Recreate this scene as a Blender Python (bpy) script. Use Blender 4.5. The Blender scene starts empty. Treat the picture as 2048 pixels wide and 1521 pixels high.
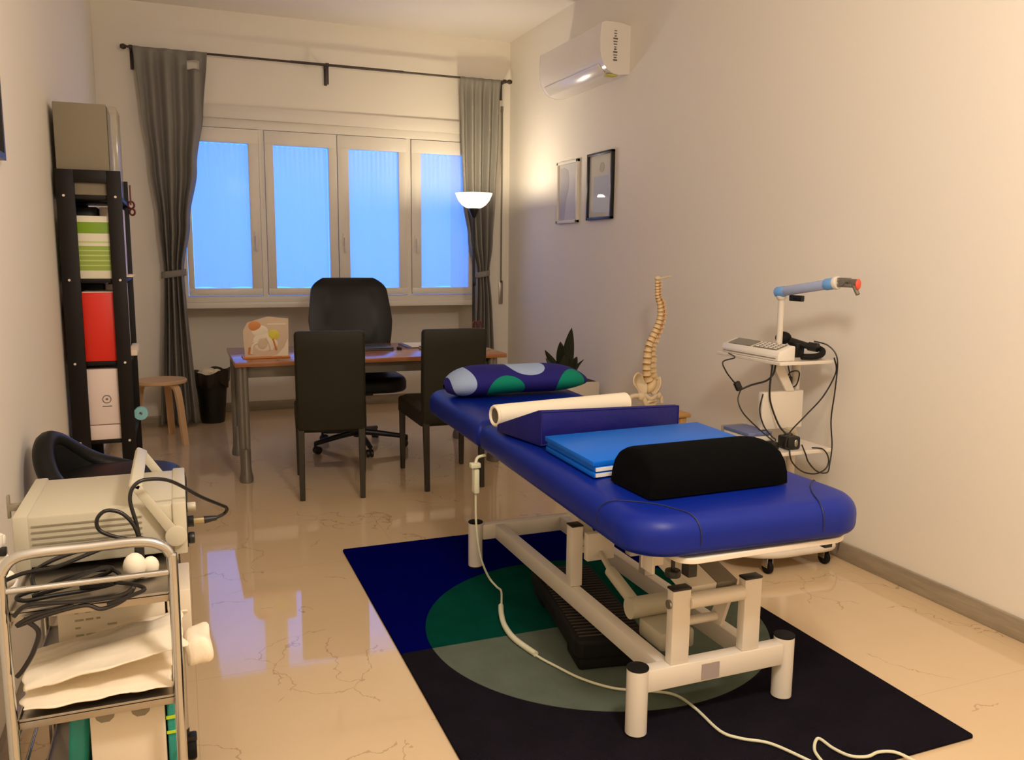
import bpy, bmesh, math, random
from mathutils import Vector, Matrix
random.seed(7)
PI = math.pi
S = bpy.context.scene
COL = S.collection

# ---------------------------------------------------------------- camera, world, lights, exposure
cd = bpy.data.cameras.new('camera'); cam = bpy.data.objects.new('camera', cd); COL.objects.link(cam)
S.camera = cam
yaw, pitch, roll = 0.38106585, 0.14773818, -0.00978203
fw = Vector((math.sin(yaw)*math.cos(pitch), math.cos(yaw)*math.cos(pitch), -math.sin(pitch)))
r0 = Vector((math.cos(yaw), -math.sin(yaw), 0)); d0 = fw.cross(r0)
rt = math.cos(roll)*r0 + math.sin(roll)*d0; dn = -math.sin(roll)*r0 + math.cos(roll)*d0
m = Matrix((rt, -dn, -fw)).transposed().to_4x4(); m.translation = Vector((0, 0, 1.36))
cam.matrix_world = m
cd.sensor_fit = 'HORIZONTAL'; cd.sensor_width = 36; cd.lens = 1668.19/2048*36; cd.clip_start = 0.02

W = bpy.data.worlds.new('dusk_sky'); S.world = W; W.use_nodes = True
W.node_tree.nodes['Background'].inputs[0].default_value = (0.052, 0.24, 1.0, 1)
W.node_tree.nodes['Background'].inputs[1].default_value = 3.3

def lamp(name, kind, loc, power, color, size=.1, rot=None):
    l = bpy.data.lights.new(name, kind); l.energy = power; l.color = color
    if kind == 'AREA': l.shape = 'DISK'; l.size = size
    else: l.shadow_soft_size = size
    o = bpy.data.objects.new(name, l); COL.objects.link(o); o.location = loc
    if rot: o.rotation_euler = rot
    return o
WARM = (1.0, .74, .50)
lamp('room_light', 'POINT', (0.90, 0.70, 2.33), 110, (1.0, .87, .76), .16)
lamp('floor_lamp_bulb', 'POINT', (2.205, 6.35, 1.842), 15.5, (1.0, .84, .60), .035)

S.view_settings.view_transform = 'Standard'
try: S.view_settings.look = 'None'
except Exception: pass
S.view_settings.gamma = 1; S.view_settings.use_curve_mapping = False
S.view_settings.exposure = 0.12
S.cycles.use_denoising = True
try: S.cycles.denoiser = 'OPENIMAGEDENOISE'
except Exception: pass
S.cycles.max_bounces = 10; S.cycles.diffuse_bounces = 6; S.cycles.glossy_bounces = 4
S.cycles.transmission_bounces = 6; S.cycles.transparent_max_bounces = 12
S.cycles.sample_clamp_indirect = 6; S.cycles.caustics_reflective = False; S.cycles.caustics_refractive = False

# ---------------------------------------------------------------- materials
def lin(c):
    f = lambda v: (v/255/12.92) if v/255 <= .04045 else ((v/255+.055)/1.055)**2.4
    return (f(c[0]), f(c[1]), f(c[2]), 1)
class NT:
    def __init__(s, m): s.t = m.node_tree; s.n = s.t.nodes; s.l = s.t.links; s.b = s.n['Principled BSDF']
    def new(s, t, **k):
        n = s.n.new(t)
        for a, v in k.items(): setattr(n, a, v)
        return n
    def link(s, a, b): s.l.new(a, b)
    def math(s, op, a, b=None, c=None):
        n = s.new('ShaderNodeMath', operation=op)
        for i, v in enumerate((a, b, c)):
            if v is None: continue
            if isinstance(v, (int, float)): n.inputs[i].default_value = v
            else: s.link(v, n.inputs[i])
        return n.outputs[0]
    def obj(s):
        tc = s.new('ShaderNodeTexCoord'); sp = s.new('ShaderNodeSeparateXYZ'); s.link(tc.outputs['Object'], sp.inputs[0])
        return tc.outputs['Object'], sp.outputs
    def mix(s, f, a, b):
        n = s.new('ShaderNodeMix', data_type='RGBA')
        if isinstance(f, (int, float)): n.inputs[0].default_value = f
        else: s.link(f, n.inputs[0])
        for i, v in ((6, a), (7, b)):
            if isinstance(v, tuple): n.inputs[i].default_value = v
            else: s.link(v, n.inputs[i])
        return n.outputs[2]
    def noise(s, scale, detail=3, vec=None, rough=.5):
        n = s.new('ShaderNodeTexNoise'); n.inputs['Scale'].default_value = scale; n.inputs['Detail'].default_value = detail
        n.inputs['Roughness'].default_value = rough
        if vec is None: vec = s.obj()[0]
        s.link(vec, n.inputs['Vector']); return n.outputs['Fac']
    def bump(s, h, strength=.2, dist=.01):
        n = s.new('ShaderNodeBump'); n.inputs['Strength'].default_value = strength; n.inputs['Distance'].default_value = dist
        s.link(h, n.inputs['Height']); s.link(n.outputs[0], s.b.inputs['Normal'])
    def ellipse(s, x, z, cx, cz, rx, rz):   # 1 inside
        a = s.math('DIVIDE', s.math('SUBTRACT', x, cx), rx); b = s.math('DIVIDE', s.math('SUBTRACT', z, cz), rz)
        return s.math('LESS_THAN', s.math('ADD', s.math('MULTIPLY', a, a), s.math('MULTIPLY', b, b)), 1.0)
def mat(name, c, rough=.5, metal=0, vary=0, scale=20, bump=0, bscale=60, spec=.5, coat=0, alpha=1, trans=0, sheen=0, emit=None, es=0):
    m = bpy.data.materials.new(name); m.use_nodes = True; n = NT(m); b = n.b
    col = lin(c); b.inputs['Base Color'].default_value = col
    b.inputs['Roughness'].default_value = rough; b.inputs['Metallic'].default_value = metal
    b.inputs['Specular IOR Level'].default_value = spec; b.inputs['Coat Weight'].default_value = coat
    b.inputs['Transmission Weight'].default_value = trans; b.inputs['Sheen Weight'].default_value = sheen
    b.inputs['Alpha'].default_value = alpha
    if vary:
        f = n.noise(scale); d = tuple(v*(1-vary) for v in col[:3])+(1,)
        n.link(n.mix(f, d, tuple(min(1, v*(1+vary)) for v in col[:3])+(1,)), b.inputs['Base Color'])
    if bump: n.bump(n.noise(bscale, 4), bump)
    if emit: b.inputs['Emission Color'].default_value = lin(emit); b.inputs['Emission Strength'].default_value = es
    return m
M = {}
M['wall'] = mat('wall_plaster', (233, 227, 214), .75, bump=.03, bscale=90, spec=.25)
M['ceil'] = mat('ceiling_paint', (236, 230, 220), .85, spec=.2)
M['frame_w'] = mat('white_pvc', (226, 220, 208), .4)
M['dark_gap'] = mat('dark_gap', (70, 66, 60), .8)
M['white_metal'] = mat('white_powder_coat', (222, 214, 200), .35, vary=.03, scale=6)
M['white_plastic'] = mat('white_plastic', (228, 222, 210), .38)
M['grey_panel'] = mat('grey_panel', (120, 114, 102), .4)
M['black_plastic'] = mat('black_plastic', (16, 15, 15), .4)
M['black_rubber'] = mat('black_rubber', (15, 14, 14), .7, spec=.25)
M['black_leather'] = mat('black_leather', (10, 11, 12), .42, bump=.05, bscale=240, spec=.3)
M['brown_leather'] = mat('dark_brown_leather', (34, 32, 20), .55, bump=.1, bscale=260, spec=.25)
M['leg_brown'] = mat('dark_lacquered_wood', (44, 38, 29), .4)
M['blue_vinyl'] = mat('blue_vinyl', (0, 29, 128), .42, bump=.04, bscale=300, spec=.28)
M['seam'] = mat('blue_seam', (2, 12, 60), .6)
M['wedge'] = mat('dark_blue_vinyl', (20, 22, 104), .5, bump=.5, bscale=11, spec=.3)
M['mat_blue'] = mat('light_blue_vinyl', (0, 98, 206), .42, spec=.3)
M['white_foam'] = mat('white_foam', (222, 222, 214), .8)
M['black_fur'] = mat('black_velour', (7, 7, 7), .95, bump=.15, bscale=160, spec=.05)
M['chrome'] = mat('chrome', (200, 200, 198), .16, metal=1)
M['steel'] = mat('brushed_steel', (176, 170, 160), .34, metal=1)
M['grey_metal'] = mat('grey_metal', (128, 122, 110), .4, metal=.35)
M['beige_metal'] = mat('beige_enamel', (190, 184, 162), .45)
M['beige_dark'] = mat('beige_enamel_dark', (140, 132, 112), .5)
M['black_brown'] = mat('black_brown_wood', (20, 15, 11), .5, vary=.2, scale=8, spec=.22)
M['birch'] = mat('birch_wood', (214, 176, 128), .45, vary=.06, scale=12)
M['stool_wood'] = mat('pine_wood', (196, 152, 90), .5, vary=.08, scale=10)
M['grey_card'] = mat('grey_card', (128, 119, 98), .7)
M['clear'] = mat('clear_plastic', (170, 162, 142), .15, alpha=.4)
M['red'] = mat('red_card', (222, 40, 18), .45)
M['pink_white'] = mat('white_card', (232, 214, 206), .5)
M['paper'] = mat('paper', (238, 228, 206), .8)
M['tissue'] = mat('tissue_paper', (244, 232, 208), .85, bump=.3, bscale=25)
M['carton'] = mat('white_carton', (226, 214, 192), .65)
M['teal'] = mat('teal_plastic', (30, 150, 140), .35, vary=.35, scale=14, bump=.6, bscale=18)
M['green'] = mat('green_plastic', (40, 160, 60), .4)
M['lime'] = mat('lime_plastic', (190, 220, 40), .4)
M['curtain'] = mat('grey_curtain_fabric', (134, 130, 122), .9, bump=.1, bscale=500, spec=.1)
M['rod'] = mat('dark_rod', (56, 44, 36), .45)
M['bone'] = mat('bone_plastic', (226, 200, 152), .5)
M['bone_pale'] = mat('pale_bone_plastic', (216, 198, 166), .45, vary=.06, scale=25)
M['disc'] = mat('disc_brown', (176, 128, 76), .6)
M['artery'] = mat('artery_red', (196, 96, 52), .5)
M['leaf'] = mat('dark_leaf', (34, 40, 26), .35, vary=.4, scale=14)
M['soil'] = mat('soil', (40, 30, 22), .95)
M['planter'] = mat('pale_planter', (206, 196, 180), .5)
M['cable_w'] = mat('white_cable', (214, 214, 186), .5)
M['cable_b'] = mat('black_cable', (22, 18, 17), .42)
M['brass'] = mat('brass', (176, 164, 128), .3, metal=1)
M['yellow_box'] = mat('pale_yellow_box', (226, 206, 130), .6)
M['blue_box'] = mat('slate_blue_box', (104, 116, 160), .5)
M['dark_red'] = mat('dark_red_plastic', (96, 18, 20), .4)
M['lcd'] = mat('grey_lcd', (116, 112, 104), .25)
M['pink_red'] = mat('red_tip', (226, 84, 60), .4)
M['sleeve'] = mat('pale_blue_sleeve', (166, 180, 214), .25, alpha=.85)
M['sleeve_b'] = mat('blue_sleeve_end', (110, 164, 226), .25)
M['glass'] = mat('window_glass', (255, 255, 255), .02, alpha=.08)
M['sticker'] = mat('yellow_sticker', (206, 200, 90), .6)
M['marks'] = mat('grey_print', (96, 90, 82), .7)
M['ac'] = mat('white_gloss_plastic', (226, 220, 212), .22)
M['bag'] = mat('black_bin_bag', (44, 38, 30), .3, bump=.5, bscale=30, alpha=.95)
M['plate_grey'] = mat('type_plate_grey', (160, 148, 146), .5)
M['laptop'] = mat('dark_grey_laptop', (62, 62, 66), .35)
M['notebook'] = mat('grey_notebook', (92, 86, 76), .6)

def special():
    # marble floor
    m = mat('marble_floor', (214, 182, 132), .045, spec=.9); n = NT(m); co, sp = n.obj()
    base = n.mix(n.noise(1.3, 4, co), lin((206, 180, 142)), lin((224, 200, 164)))
    wv = n.new('ShaderNodeMapping'); n.link(co, wv.inputs[0])
    nz = n.new('ShaderNodeTexNoise'); nz.inputs['Scale'].default_value = 3.2; nz.inputs['Detail'].default_value = 6; n.link(co, nz.inputs['Vector'])
    add = n.new('ShaderNodeVectorMath', operation='MULTIPLY_ADD'); n.link(nz.outputs['Color'], add.inputs[0]); add.inputs[1].default_value = (.55, .55, .55); n.link(co, add.inputs[2])
    vo = n.new('ShaderNodeTexVoronoi', feature='DISTANCE_TO_EDGE'); vo.inputs['Scale'].default_value = 2.6; n.link(add.outputs[0], vo.inputs['Vector'])
    vein = n.math('LESS_THAN', vo.outputs['Distance'], .006)
    keep = n.math('GREATER_THAN', n.noise(2.1, 2, co), .52)
    c = n.mix(n.math('MULTIPLY', n.math('MULTIPLY', vein, keep), .45), base, lin((150, 112, 70)))
    br = n.new('ShaderNodeTexBrick', offset=0.0); br.inputs['Scale'].default_value = 1; br.inputs['Mortar Size'].default_value = .0012
    br.inputs['Brick Width'].default_value = .9; br.inputs['Row Height'].default_value = .9; br.inputs['Mortar'].default_value = (1, 1, 1, 1)
    br.inputs['Color1'].default_value = (0, 0, 0, 1); br.inputs['Color2'].default_value = (0, 0, 0, 1); n.link(co, br.inputs[0])
    c = n.mix(n.math('MULTIPLY', br.outputs['Fac'], .3), c, lin((160, 130, 90)))
    n.link(c, n.b.inputs['Base Color']); M['floor'] = m
    m = mat('marble_skirting', (160, 148, 128), .3); n = NT(m); co, sp = n.obj()
    mp = n.new('ShaderNodeMapping'); mp.inputs['Scale'].default_value = (1.5, 1.5, 14); n.link(co, mp.inputs[0])
    f = n.noise(3, 6, mp.outputs[0], .65)
    n.link(n.mix(f, lin((112, 102, 88)), lin((186, 172, 146))), n.b.inputs['Base Color']); M['skirting'] = m
    # rug: local origin = rug centre of circle
    m = mat('rug_pile', (30, 30, 60), 1.0, spec=0); n = NT(m); co, sp = n.obj()
    nz = n.noise(9, 4, co)
    far = n.math('GREATER_THAN', sp[1], 0.0)
    circ = n.ellipse(sp[0], sp[1], 0, 0, .63, .63)
    def v(c, k): return n.mix(nz, tuple(x*(1-k) for x in lin(c)[:3])+(1,), tuple(x*(1+k) for x in lin(c)[:3])+(1,))
    bg = n.mix(far, v((30, 27, 34), .3), v((4, 6, 84), .15))
    ci = n.mix(far, v((96, 106, 94), .22), v((8, 66, 54), .25))
    n.link(n.mix(circ, bg, ci), n.b.inputs['Base Color']); n.bump(n.noise(400, 2, co), .5); M['rug'] = m
    # pillow
    m = mat('patterned_pillow', (30, 30, 104), .8, spec=.2); n = NT(m); co, sp = n.obj()
    c = lin((32, 28, 108))
    e = n.math('ADD', n.ellipse(sp[0], sp[2], -.10, .035, .088, .070), n.ellipse(sp[0], sp[2], .235, .045, .085, .068))
    g = n.mix(e, c, lin((0, 124, 100)))
    e2 = n.math('ADD', n.ellipse(sp[0], sp[2], .025, .150, .095, .048), n.ellipse(sp[0], sp[2], -.292, .075, .050, .065))
    n.link(n.mix(n.math('MINIMUM', e2, 1.0), g, lin((150, 170, 205))), n.b.inputs['Base Color']); M['pillow'] = m
    # desk wood
    m = mat('cherry_laminate', (186, 112, 60), .22, coat=.3); n = NT(m); co, sp = n.obj()
    mp = n.new('ShaderNodeMapping'); mp.inputs['Scale'].default_value = (1, 14, 14); n.link(co, mp.inputs[0])
    n.link(n.mix(n.noise(3, 5, mp.outputs[0]), lin((140, 84, 50)), lin((182, 122, 78))), n.b.inputs['Base Color']); M['desk'] = m
    # sheer curtain
    m = bpy.data.materials.new('sheer_curtain_fabric'); m.use_nodes = True; n = NT(m)
    out = n.n['Material Output']; tr = n.new('ShaderNodeBsdfTranslucent'); tr.inputs[0].default_value = (.86, .90, .95, 1)
    df = n.new('ShaderNodeBsdfDiffuse'); df.inputs[0].default_value = (.86, .86, .84, 1)
    tp = n.new('ShaderNodeBsdfTransparent'); a = n.new('ShaderNodeMixShader'); a.inputs[0].default_value = .35
    n.link(tr.outputs[0], a.inputs[1]); n.link(df.outputs[0], a.inputs[2])
    b = n.new('ShaderNodeMixShader'); b.inputs[0].default_value = .22; n.link(a.outputs[0], b.inputs[1]); n.link(tp.outputs[0], b.inputs[2])
    n.link(b.outputs[0], out.inputs[0]); M['sheer'] = m
    # striped archive box (z relative to the box base)
    m = mat('green_striped_card', (240, 236, 220), .5); n = NT(m); co, sp = n.obj()
    rp = n.new('ShaderNodeValToRGB'); rp.color_ramp.interpolation = 'CONSTANT'
    W_, G1, G2, LG = lin((226, 222, 200)), lin((118, 158, 8)), lin((150, 178, 70)), lin((196, 206, 140))
    st = [(0, W_), (.05, W_), (.13, G2), (.20, LG), (.22, G2), (.28, LG), (.30, G2), (.36, LG), (.38, G2), (.44, LG), (.46, G2), (.52, W_), (.57, LG), (.60, W_), (.72, G1), (.90, W_)]
    while len(rp.color_ramp.elements) < len(st): rp.color_ramp.elements.new(.5)
    for el, (p, c) in zip(rp.color_ramp.elements, st): el.position = p; el.color = c
    n.link(n.math('DIVIDE', sp[2], .28), rp.inputs[0]); n.link(rp.outputs[0], n.b.inputs['Base Color']); M['stripes'] = m
    # lamp bowl: lit opal glass
    m = mat('opal_glass', (250, 246, 236), .3, emit=(255, 240, 214), es=1.35); M['opal'] = m
special()

# ---------------------------------------------------------------- mesh helpers
V = Vector
class G:
    def __init__(s): s.bm = bmesh.new()
    def merge(s, t, mx=None):
        if mx is not None: t.transform(mx)
        me = bpy.data.meshes.new('tmp'); t.to_mesh(me); t.free(); s.bm.from_mesh(me); bpy.data.meshes.remove(me); return s
    def box(s, x0, x1, y0, y1, z0, z1, bev=0, seg=2, mx=None):
        t = bmesh.new(); bmesh.ops.create_cube(t, size=1)
        for v in t.verts:
            v.co = V((x0+(v.co.x+.5)*(x1-x0), y0+(v.co.y+.5)*(y1-y0), z0+(v.co.z+.5)*(z1-z0)))
        if bev: bmesh.ops.bevel(t, geom=t.edges[:], offset=bev, segments=seg, profile=.5, affect='EDGES')
        return s.merge(t, mx)
    def cyl(s, a, b, r, r2=None, seg=24, bev=0):
        a, b = V(a), V(b); t = bmesh.new(); d = b-a
        bmesh.ops.create_cone(t, cap_ends=True, segments=seg, radius1=r, radius2=r if r2 is None else r2, depth=d.length)
        if bev:
            es = [e for e in t.edges if abs(e.verts[0].co.z-e.verts[1].co.z) < 1e-6]
            bmesh.ops.bevel(t, geom=es, offset=bev, segments=2, profile=.5, affect='EDGES')
        q = V((0, 0, 1)).rotation_difference(d.normalized()).to_matrix().to_4x4(); q.translation = (a+b)/2
        return s.merge(t, q)
    def sph(s, c, r, sc=(1, 1, 1), seg=20, mx=None):
        t = bmesh.new(); bmesh.ops.create_uvsphere(t, u_segments=seg, v_segments=max(8, seg//2), radius=r)
        for v in t.verts: v.co = V((v.co.x*sc[0], v.co.y*sc[1], v.co.z*sc[2]))
        if mx is not None: t.transform(mx)
        return s.merge(t, Matrix.Translation(V(c)))
    def lathe(s, prof, c=(0, 0, 0), seg=36, sx=1, sy=1, cap=True):
        t = bmesh.new(); rings = []
        for r, z in prof:
            rings.append([t.verts.new((c[0]+sx*r*math.cos(2*PI*i/seg), c[1]+sy*r*math.sin(2*PI*i/seg), c[2]+z)) for i in range(seg)])
        for a, b in zip(rings, rings[1:]):
            for i in range(seg): t.faces.new((a[i], a[(i+1) % seg], b[(i+1) % seg], b[i]))
        if cap: t.faces.new(rings[0][::-1]); t.faces.new(rings[-1])
        bmesh.ops.recalc_face_normals(t, faces=t.faces[:]); return s.merge(t)
    def tube(s, pts, r, seg=10, smooth=6, closed=False, cap=True):
        P = [V(p) for p in pts]
        if smooth > 1 and len(P) > 2:
            Q = []; n = len(P)
            for i in range(n if closed else n-1):
                g = lambda k: P[k % n] if closed else P[min(max(k, 0), n-1)]
                p0, p1, p2, p3 = g(i-1), g(i), g(i+1), g(i+2)
                for j in range(smooth):
                    u = j/smooth
                    Q.append(.5*((2*p1)+(p2-p0)*u+(2*p0-5*p1+4*p2-p3)*u*u+(3*p1-p0-3*p2+p3)*u**3))
            if not closed: Q.append(P[-1])
            P = Q
        t = bmesh.new(); n = len(P); rings = []
        tan = lambda i: ((P[(i+1) % n]-P[i-1]) if closed else (P[min(i+1, n-1)]-P[max(i-1, 0)])).normalized()
        T = tan(0); up = V((0, 0, 1)) if abs(T.z) < .9 else V((1, 0, 0)); N = T.cross(up).normalized()
        rr = (lambda i: r) if not callable(r) else (lambda i: r(i/(n-1)))
        for i in range(n):
            T2 = tan(i); q = T.rotation_difference(T2); N = (q @ N).normalized(); T = T2; B = T.cross(N)
            rings.append([t.verts.new(P[i]+rr(i)*(math.cos(2*PI*k/seg)*N+math.sin(2*PI*k/seg)*B)) for k in range(seg)])
        prs = list(zip(rings, rings[1:]))+([(rings[-1], rings[0])] if closed else [])
        for a, b in prs:
            for k in range(seg): t.faces.new((a[k], a[(k+1) % seg], b[(k+1) % seg], b[k]))
        if cap and not closed: t.faces.new(rings[0][::-1]); t.faces.new(rings[-1])
        bmesh.ops.recalc_face_normals(t, faces=t.faces[:]); return s.merge(t)
    def prism(s, poly, axis, a, b, bev=0):     # poly of 2D points extruded along axis from a to b
        t = bmesh.new()
        def mk(p, h): return {'x': (h, p[0], p[1]), 'y': (p[0], h, p[1]), 'z': (p[0], p[1], h)}[axis]
        v0 = [t.verts.new(mk(p, a)) for p in poly]; v1 = [t.verts.new(mk(p, b)) for p in poly]; n = len(poly)
        t.faces.new(v0[::-1]); t.faces.new(v1)
        for i in range(n): t.faces.new((v0[i], v0[(i+1) % n], v1[(i+1) % n], v1[i]))
        bmesh.ops.recalc_face_normals(t, faces=t.faces[:])
        if bev: bmesh.ops.bevel(t, geom=t.edges[:], offset=bev, segments=2, profile=.5, affect='EDGES')
        return s.merge(t)
    def grid(s, f, nu, nv, skip=None, closed=False):
        t = bmesh.new(); vs = [[t.verts.new(f(i/nu, j/nv)) for j in range(nv+1)] for i in range(nu+(0 if closed else 1))]
        n = len(vs)
        for i in range(nu):
            for j in range(nv):
                if skip and skip(i/nu, j/nv): continue
                t.faces.new((vs[i][j], vs[(i+1) % n][j], vs[(i+1) % n][j+1], vs[i][j+1]))
        return s.merge(t)
    def slab(s, x0, x1, y0, y1, z0, z1, r4, e, mx=None, crown=0):   # cushion with rounded plan corners (r4: x0y0, x1y0, x1y1, x0y1) and rounded edges
        t = bmesh.new(); rings = []; K = 8
        def outl(ins):
            pts = []
            for (cx, cy, sx, sy, a0, r) in ((x0, y0, 1, 1, PI, r4[0]), (x1, y0, -1, 1, 1.5*PI, r4[1]), (x1, y1, -1, -1, 0, r4[2]), (x0, y1, 1, -1, .5*PI, r4[3])):
                ccx, ccy = cx+sx*r, cy+sy*r; rr = max(r-ins, .002); ex = max(ins-(r-.002), 0)
                for k in range(K+1):
                    a = a0+.5*PI*k/K; pts.append((ccx+rr*math.cos(a)+sx*ex, ccy+rr*math.sin(a)+sy*ex))
            return pts
        lv = []
        for k in range(5): a = .5*PI*k/4; lv.append((e*.5*(1-math.sin(a)), z0+e*.5*(1-math.cos(a))))
        for k in range(7): a = .5*PI*k/6; lv.append((e*(1-math.cos(a)), z1-e*(1-math.sin(a))))
        lv.append((e*2.2, z1+crown)); 
        for ins, z in lv: rings.append([t.verts.new((p[0], p[1], z)) for p in outl(ins)])
        n = len(rings[0])
        for a, b in zip(rings, rings[1:]):
            for i in range(n): t.faces.new((a[i], a[(i+1) % n], b[(i+1) % n], b[i]))
        t.faces.new(rings[0][::-1]); t.faces.new(rings[-1])
        bmesh.ops.recalc_face_normals(t, faces=t.faces[:]); return s.merge(t, mx)
ORG = {}
def _mesh(name, g, m, off, smooth):
    me = bpy.data.meshes.new(name)
    if off.length > 0: g.bm.transform(Matrix.Translation(-off))
    g.bm.to_mesh(me); g.bm.free(); me.materials.append(m)
    o = bpy.data.objects.new(name, me); COL.objects.link(o)
    if smooth:
        me.polygons.foreach_set('use_smooth', [True]*len(me.polygons))
        me.set_sharp_from_angle(angle=math.radians(smooth)); 
    return o
def part(name, g, m, parent, label=None, smooth=42):
    o = _mesh(name, g, M[m], ORG[parent], smooth); o.parent = parent; ORG[o] = ORG[parent]
    if label: o['label'] = label
    return o
def solo(name, label, cat, g, m, loc=None, group=None, kind=None, smooth=42):
    if loc is None:
        c = [v.co for v in g.bm.verts]; loc = V(((min(v.x for v in c)+max(v.x for v in c))/2, (min(v.y for v in c)+max(v.y for v in c))/2, min(v.z for v in c)))
    loc = V(loc); o = _mesh(name, g, M[m], loc, smooth); o.location = loc; ORG[o] = loc
    if label: o['label'] = label; o['category'] = cat
    if group: o['group'] = group
    if kind: o['kind'] = kind
    return o
def struct(name, g, m, label=None): 
    o = _mesh(name, g, M[m], V((0, 0, 0)), 30); o['kind'] = 'structure'; ORG[o] = V((0, 0, 0))
    if label: o['label'] = label
    return o
def thing(name, label, cat, loc, rz=0, local=False, group=None):
    o = bpy.data.objects.new(name, None); COL.objects.link(o); o.location = loc; o.rotation_euler = (0, 0, rz)
    o.empty_display_size = .1
    o['label'] = label; o['category'] = cat; ORG[o] = V((0, 0, 0)) if local else V(loc)
    if group: o['group'] = group
    return o
def copy_tree(o, parent=None):
    c = o.copy(); COL.objects.link(c); c.parent = parent
    for ch in list(o.children): copy_tree(ch, c)
    return c
def solidify(o, t, off=0):
    m = o.modifiers.new('thickness', 'SOLIDIFY'); m.thickness = t; m.offset = off; return o

# ================================================================ THE ROOM
XL, XR, YB, YN, ZC, YF = -.49, 2.78, 7.05, 7.5, 3.19, -1.9
NX0, NX1, WZ0, WZ1 = .05, 2.457, .96, 2.39
struct('floor', G().box(XL-.2, XR+.2, YF-.2, YN+.3, -.1, 0), 'floor')
struct('ceiling', G().box(XL-.2, XR+.2, YF-.2, YB+.7, ZC, ZC+.1), 'ceil')
struct('wall_left', G().box(XL-.15, XL, YF-.15, YB, 0, ZC), 'wall')
struct('wall_right', G().box(XR, XR+.15, YF-.15, YB, 0, ZC), 'wall')
struct('wall_front', G().box(XL, XR, YF-.15, YF, 0, ZC), 'wall')
g = G()
g.box(XL-.15, NX0, YB, YB+.7, 0, ZC); g.box(NX1, XR+.15, YB, YB+.7, 0, ZC)
g.box(NX0, NX1, YB, YB+.7, WZ1, ZC); g.box(NX0, NX1, YB+.01, YB+.7, .925, WZ0-.0005)
g.box(NX0, NX1, YN, YB+.7, 0, .925)
struct('wall_back', g, 'wall')
H = .082
struct('baseboard_right', G().box(XR-.014, XR, YF, YB, 0, H, .003), 'skirting')
struct('baseboard_left', G().box(XL, XL+.014, YF, YB, 0, H, .003), 'skirting')
struct('baseboard_back', G().box(XL+.014, NX0, YB-.014, YB, 0, H, .003).box(NX1, XR-.014, YB-.014, YB, 0, H, .003).box(NX0, NX1, YN-.014, YN, 0, H, .003).box(NX1-.014, NX1, YB, YN-.014, 0, H, .003).box(NX0, NX0+.014, YB, YN-.014, 0, H, .003), 'skirting')
# roller shutter box cover over the window and the sill board
struct('trim_1', G().box(NX0-.05, NX1+.0, YB-.022, YB, WZ1+.004, 2.495, .004), 'frame_w')
struct('trim_2', G().box(NX0, NX1, YB-.02, YB+.06, .925, WZ0+.012, .004), 'frame_w')

# window: outer frame, four casements, each with handle and pane
wf = struct('window_1', G().box(NX0, NX1, YB-.004, YB+.07, WZ0+.012, 1.02, .003).box(NX0, NX1, YB-.004, YB+.07, 2.325, WZ1, .003)
            .box(NX0, .085, YB-.004, YB+.07, 1.02, 2.325).box(2.43, NX1, YB-.004, YB+.07, 1.02, 2.325)
            .box(.648, .688, YB-.002, YB+.07, 1.02, 2.325).box(1.844, 1.882, YB-.002, YB+.07, 1.02, 2.325), 'frame_w')
sh = [(.088, .645, .131, .566), (.691, 1.259, .757, 1.192), (1.264, 1.841, 1.355, 1.775), (1.885, 2.427, 1.967, 2.396)]
for i, (a, b, c, d) in enumerate(sh):
    z0, z1, q0, q1 = 1.024, 2.321, 1.082, 2.212
    y0, y1 = YB-.016, YB+.045
    s = part('window_sash', G().box(a, b, y0, y1, z0, q0, .003).box(a, b, y0, y1, q1, z1, .003).box(a, c, y0, y1, q0-.003, q1+.003, .003).box(d, b, y0, y1, q0-.003, q1+.003, .003), 'frame_w', wf)
    part('window_pane', G().box(c-.005, d+.005, YB+.022, YB+.026, q0-.005, q1+.005), 'glass', s)
    if i in (0, 2, 3):
        hx = {0: .605, 2: 1.31, 3: 1.925}[i]
        hd = G().box(hx-.014, hx+.014, y0-.008, y0, 1.43, 1.53, .003).cyl((hx, y0-.004, 1.49), (hx, y0-.042, 1.49), .008, seg=12)
        hd.box(hx-.009, hx+.009, y0-.05, y0-.036, 1.375, 1.50, .005)
        part('window_handle', hd, 'white_metal', s)
# sheer curtains behind each casement's glass opening
nm = ['left end', 'second from the left', 'third from the left', 'right end behind the floor lamp']
for i, (a, b, c, d) in enumerate(sh):
    c2, d2 = c+.004, d-(.010 if i else .004)
    def f(u, v, c2=c2, d2=d2, i=i):
        z = 2.205-v*1.115
        k = 1-v*.75
        k = math.exp(-v*9)
        y = YB+.008+.006*k*math.sin(u*2*PI*11+i)+.003*math.sin(u*2*PI*1.5+2*i)+.0025*max(0, math.sin(u*2*PI*2.2+i))**6
        sag = .006*math.sin(u*PI*3+i)*(1 if v > .99 else 0)
        return (c2+(d2-c2)*u, y, z+sag+(.004*math.sin(u*2*PI*9+1) if v == 0 else 0))
    solo('sheer_curtain', 'white sheer pane curtain gathered inside the window casement, '+nm[i], 'curtain', G().grid(f, 90, 10), 'sheer', (c2, YB, 1.09), group='sheer pane curtains', smooth=180)

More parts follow.
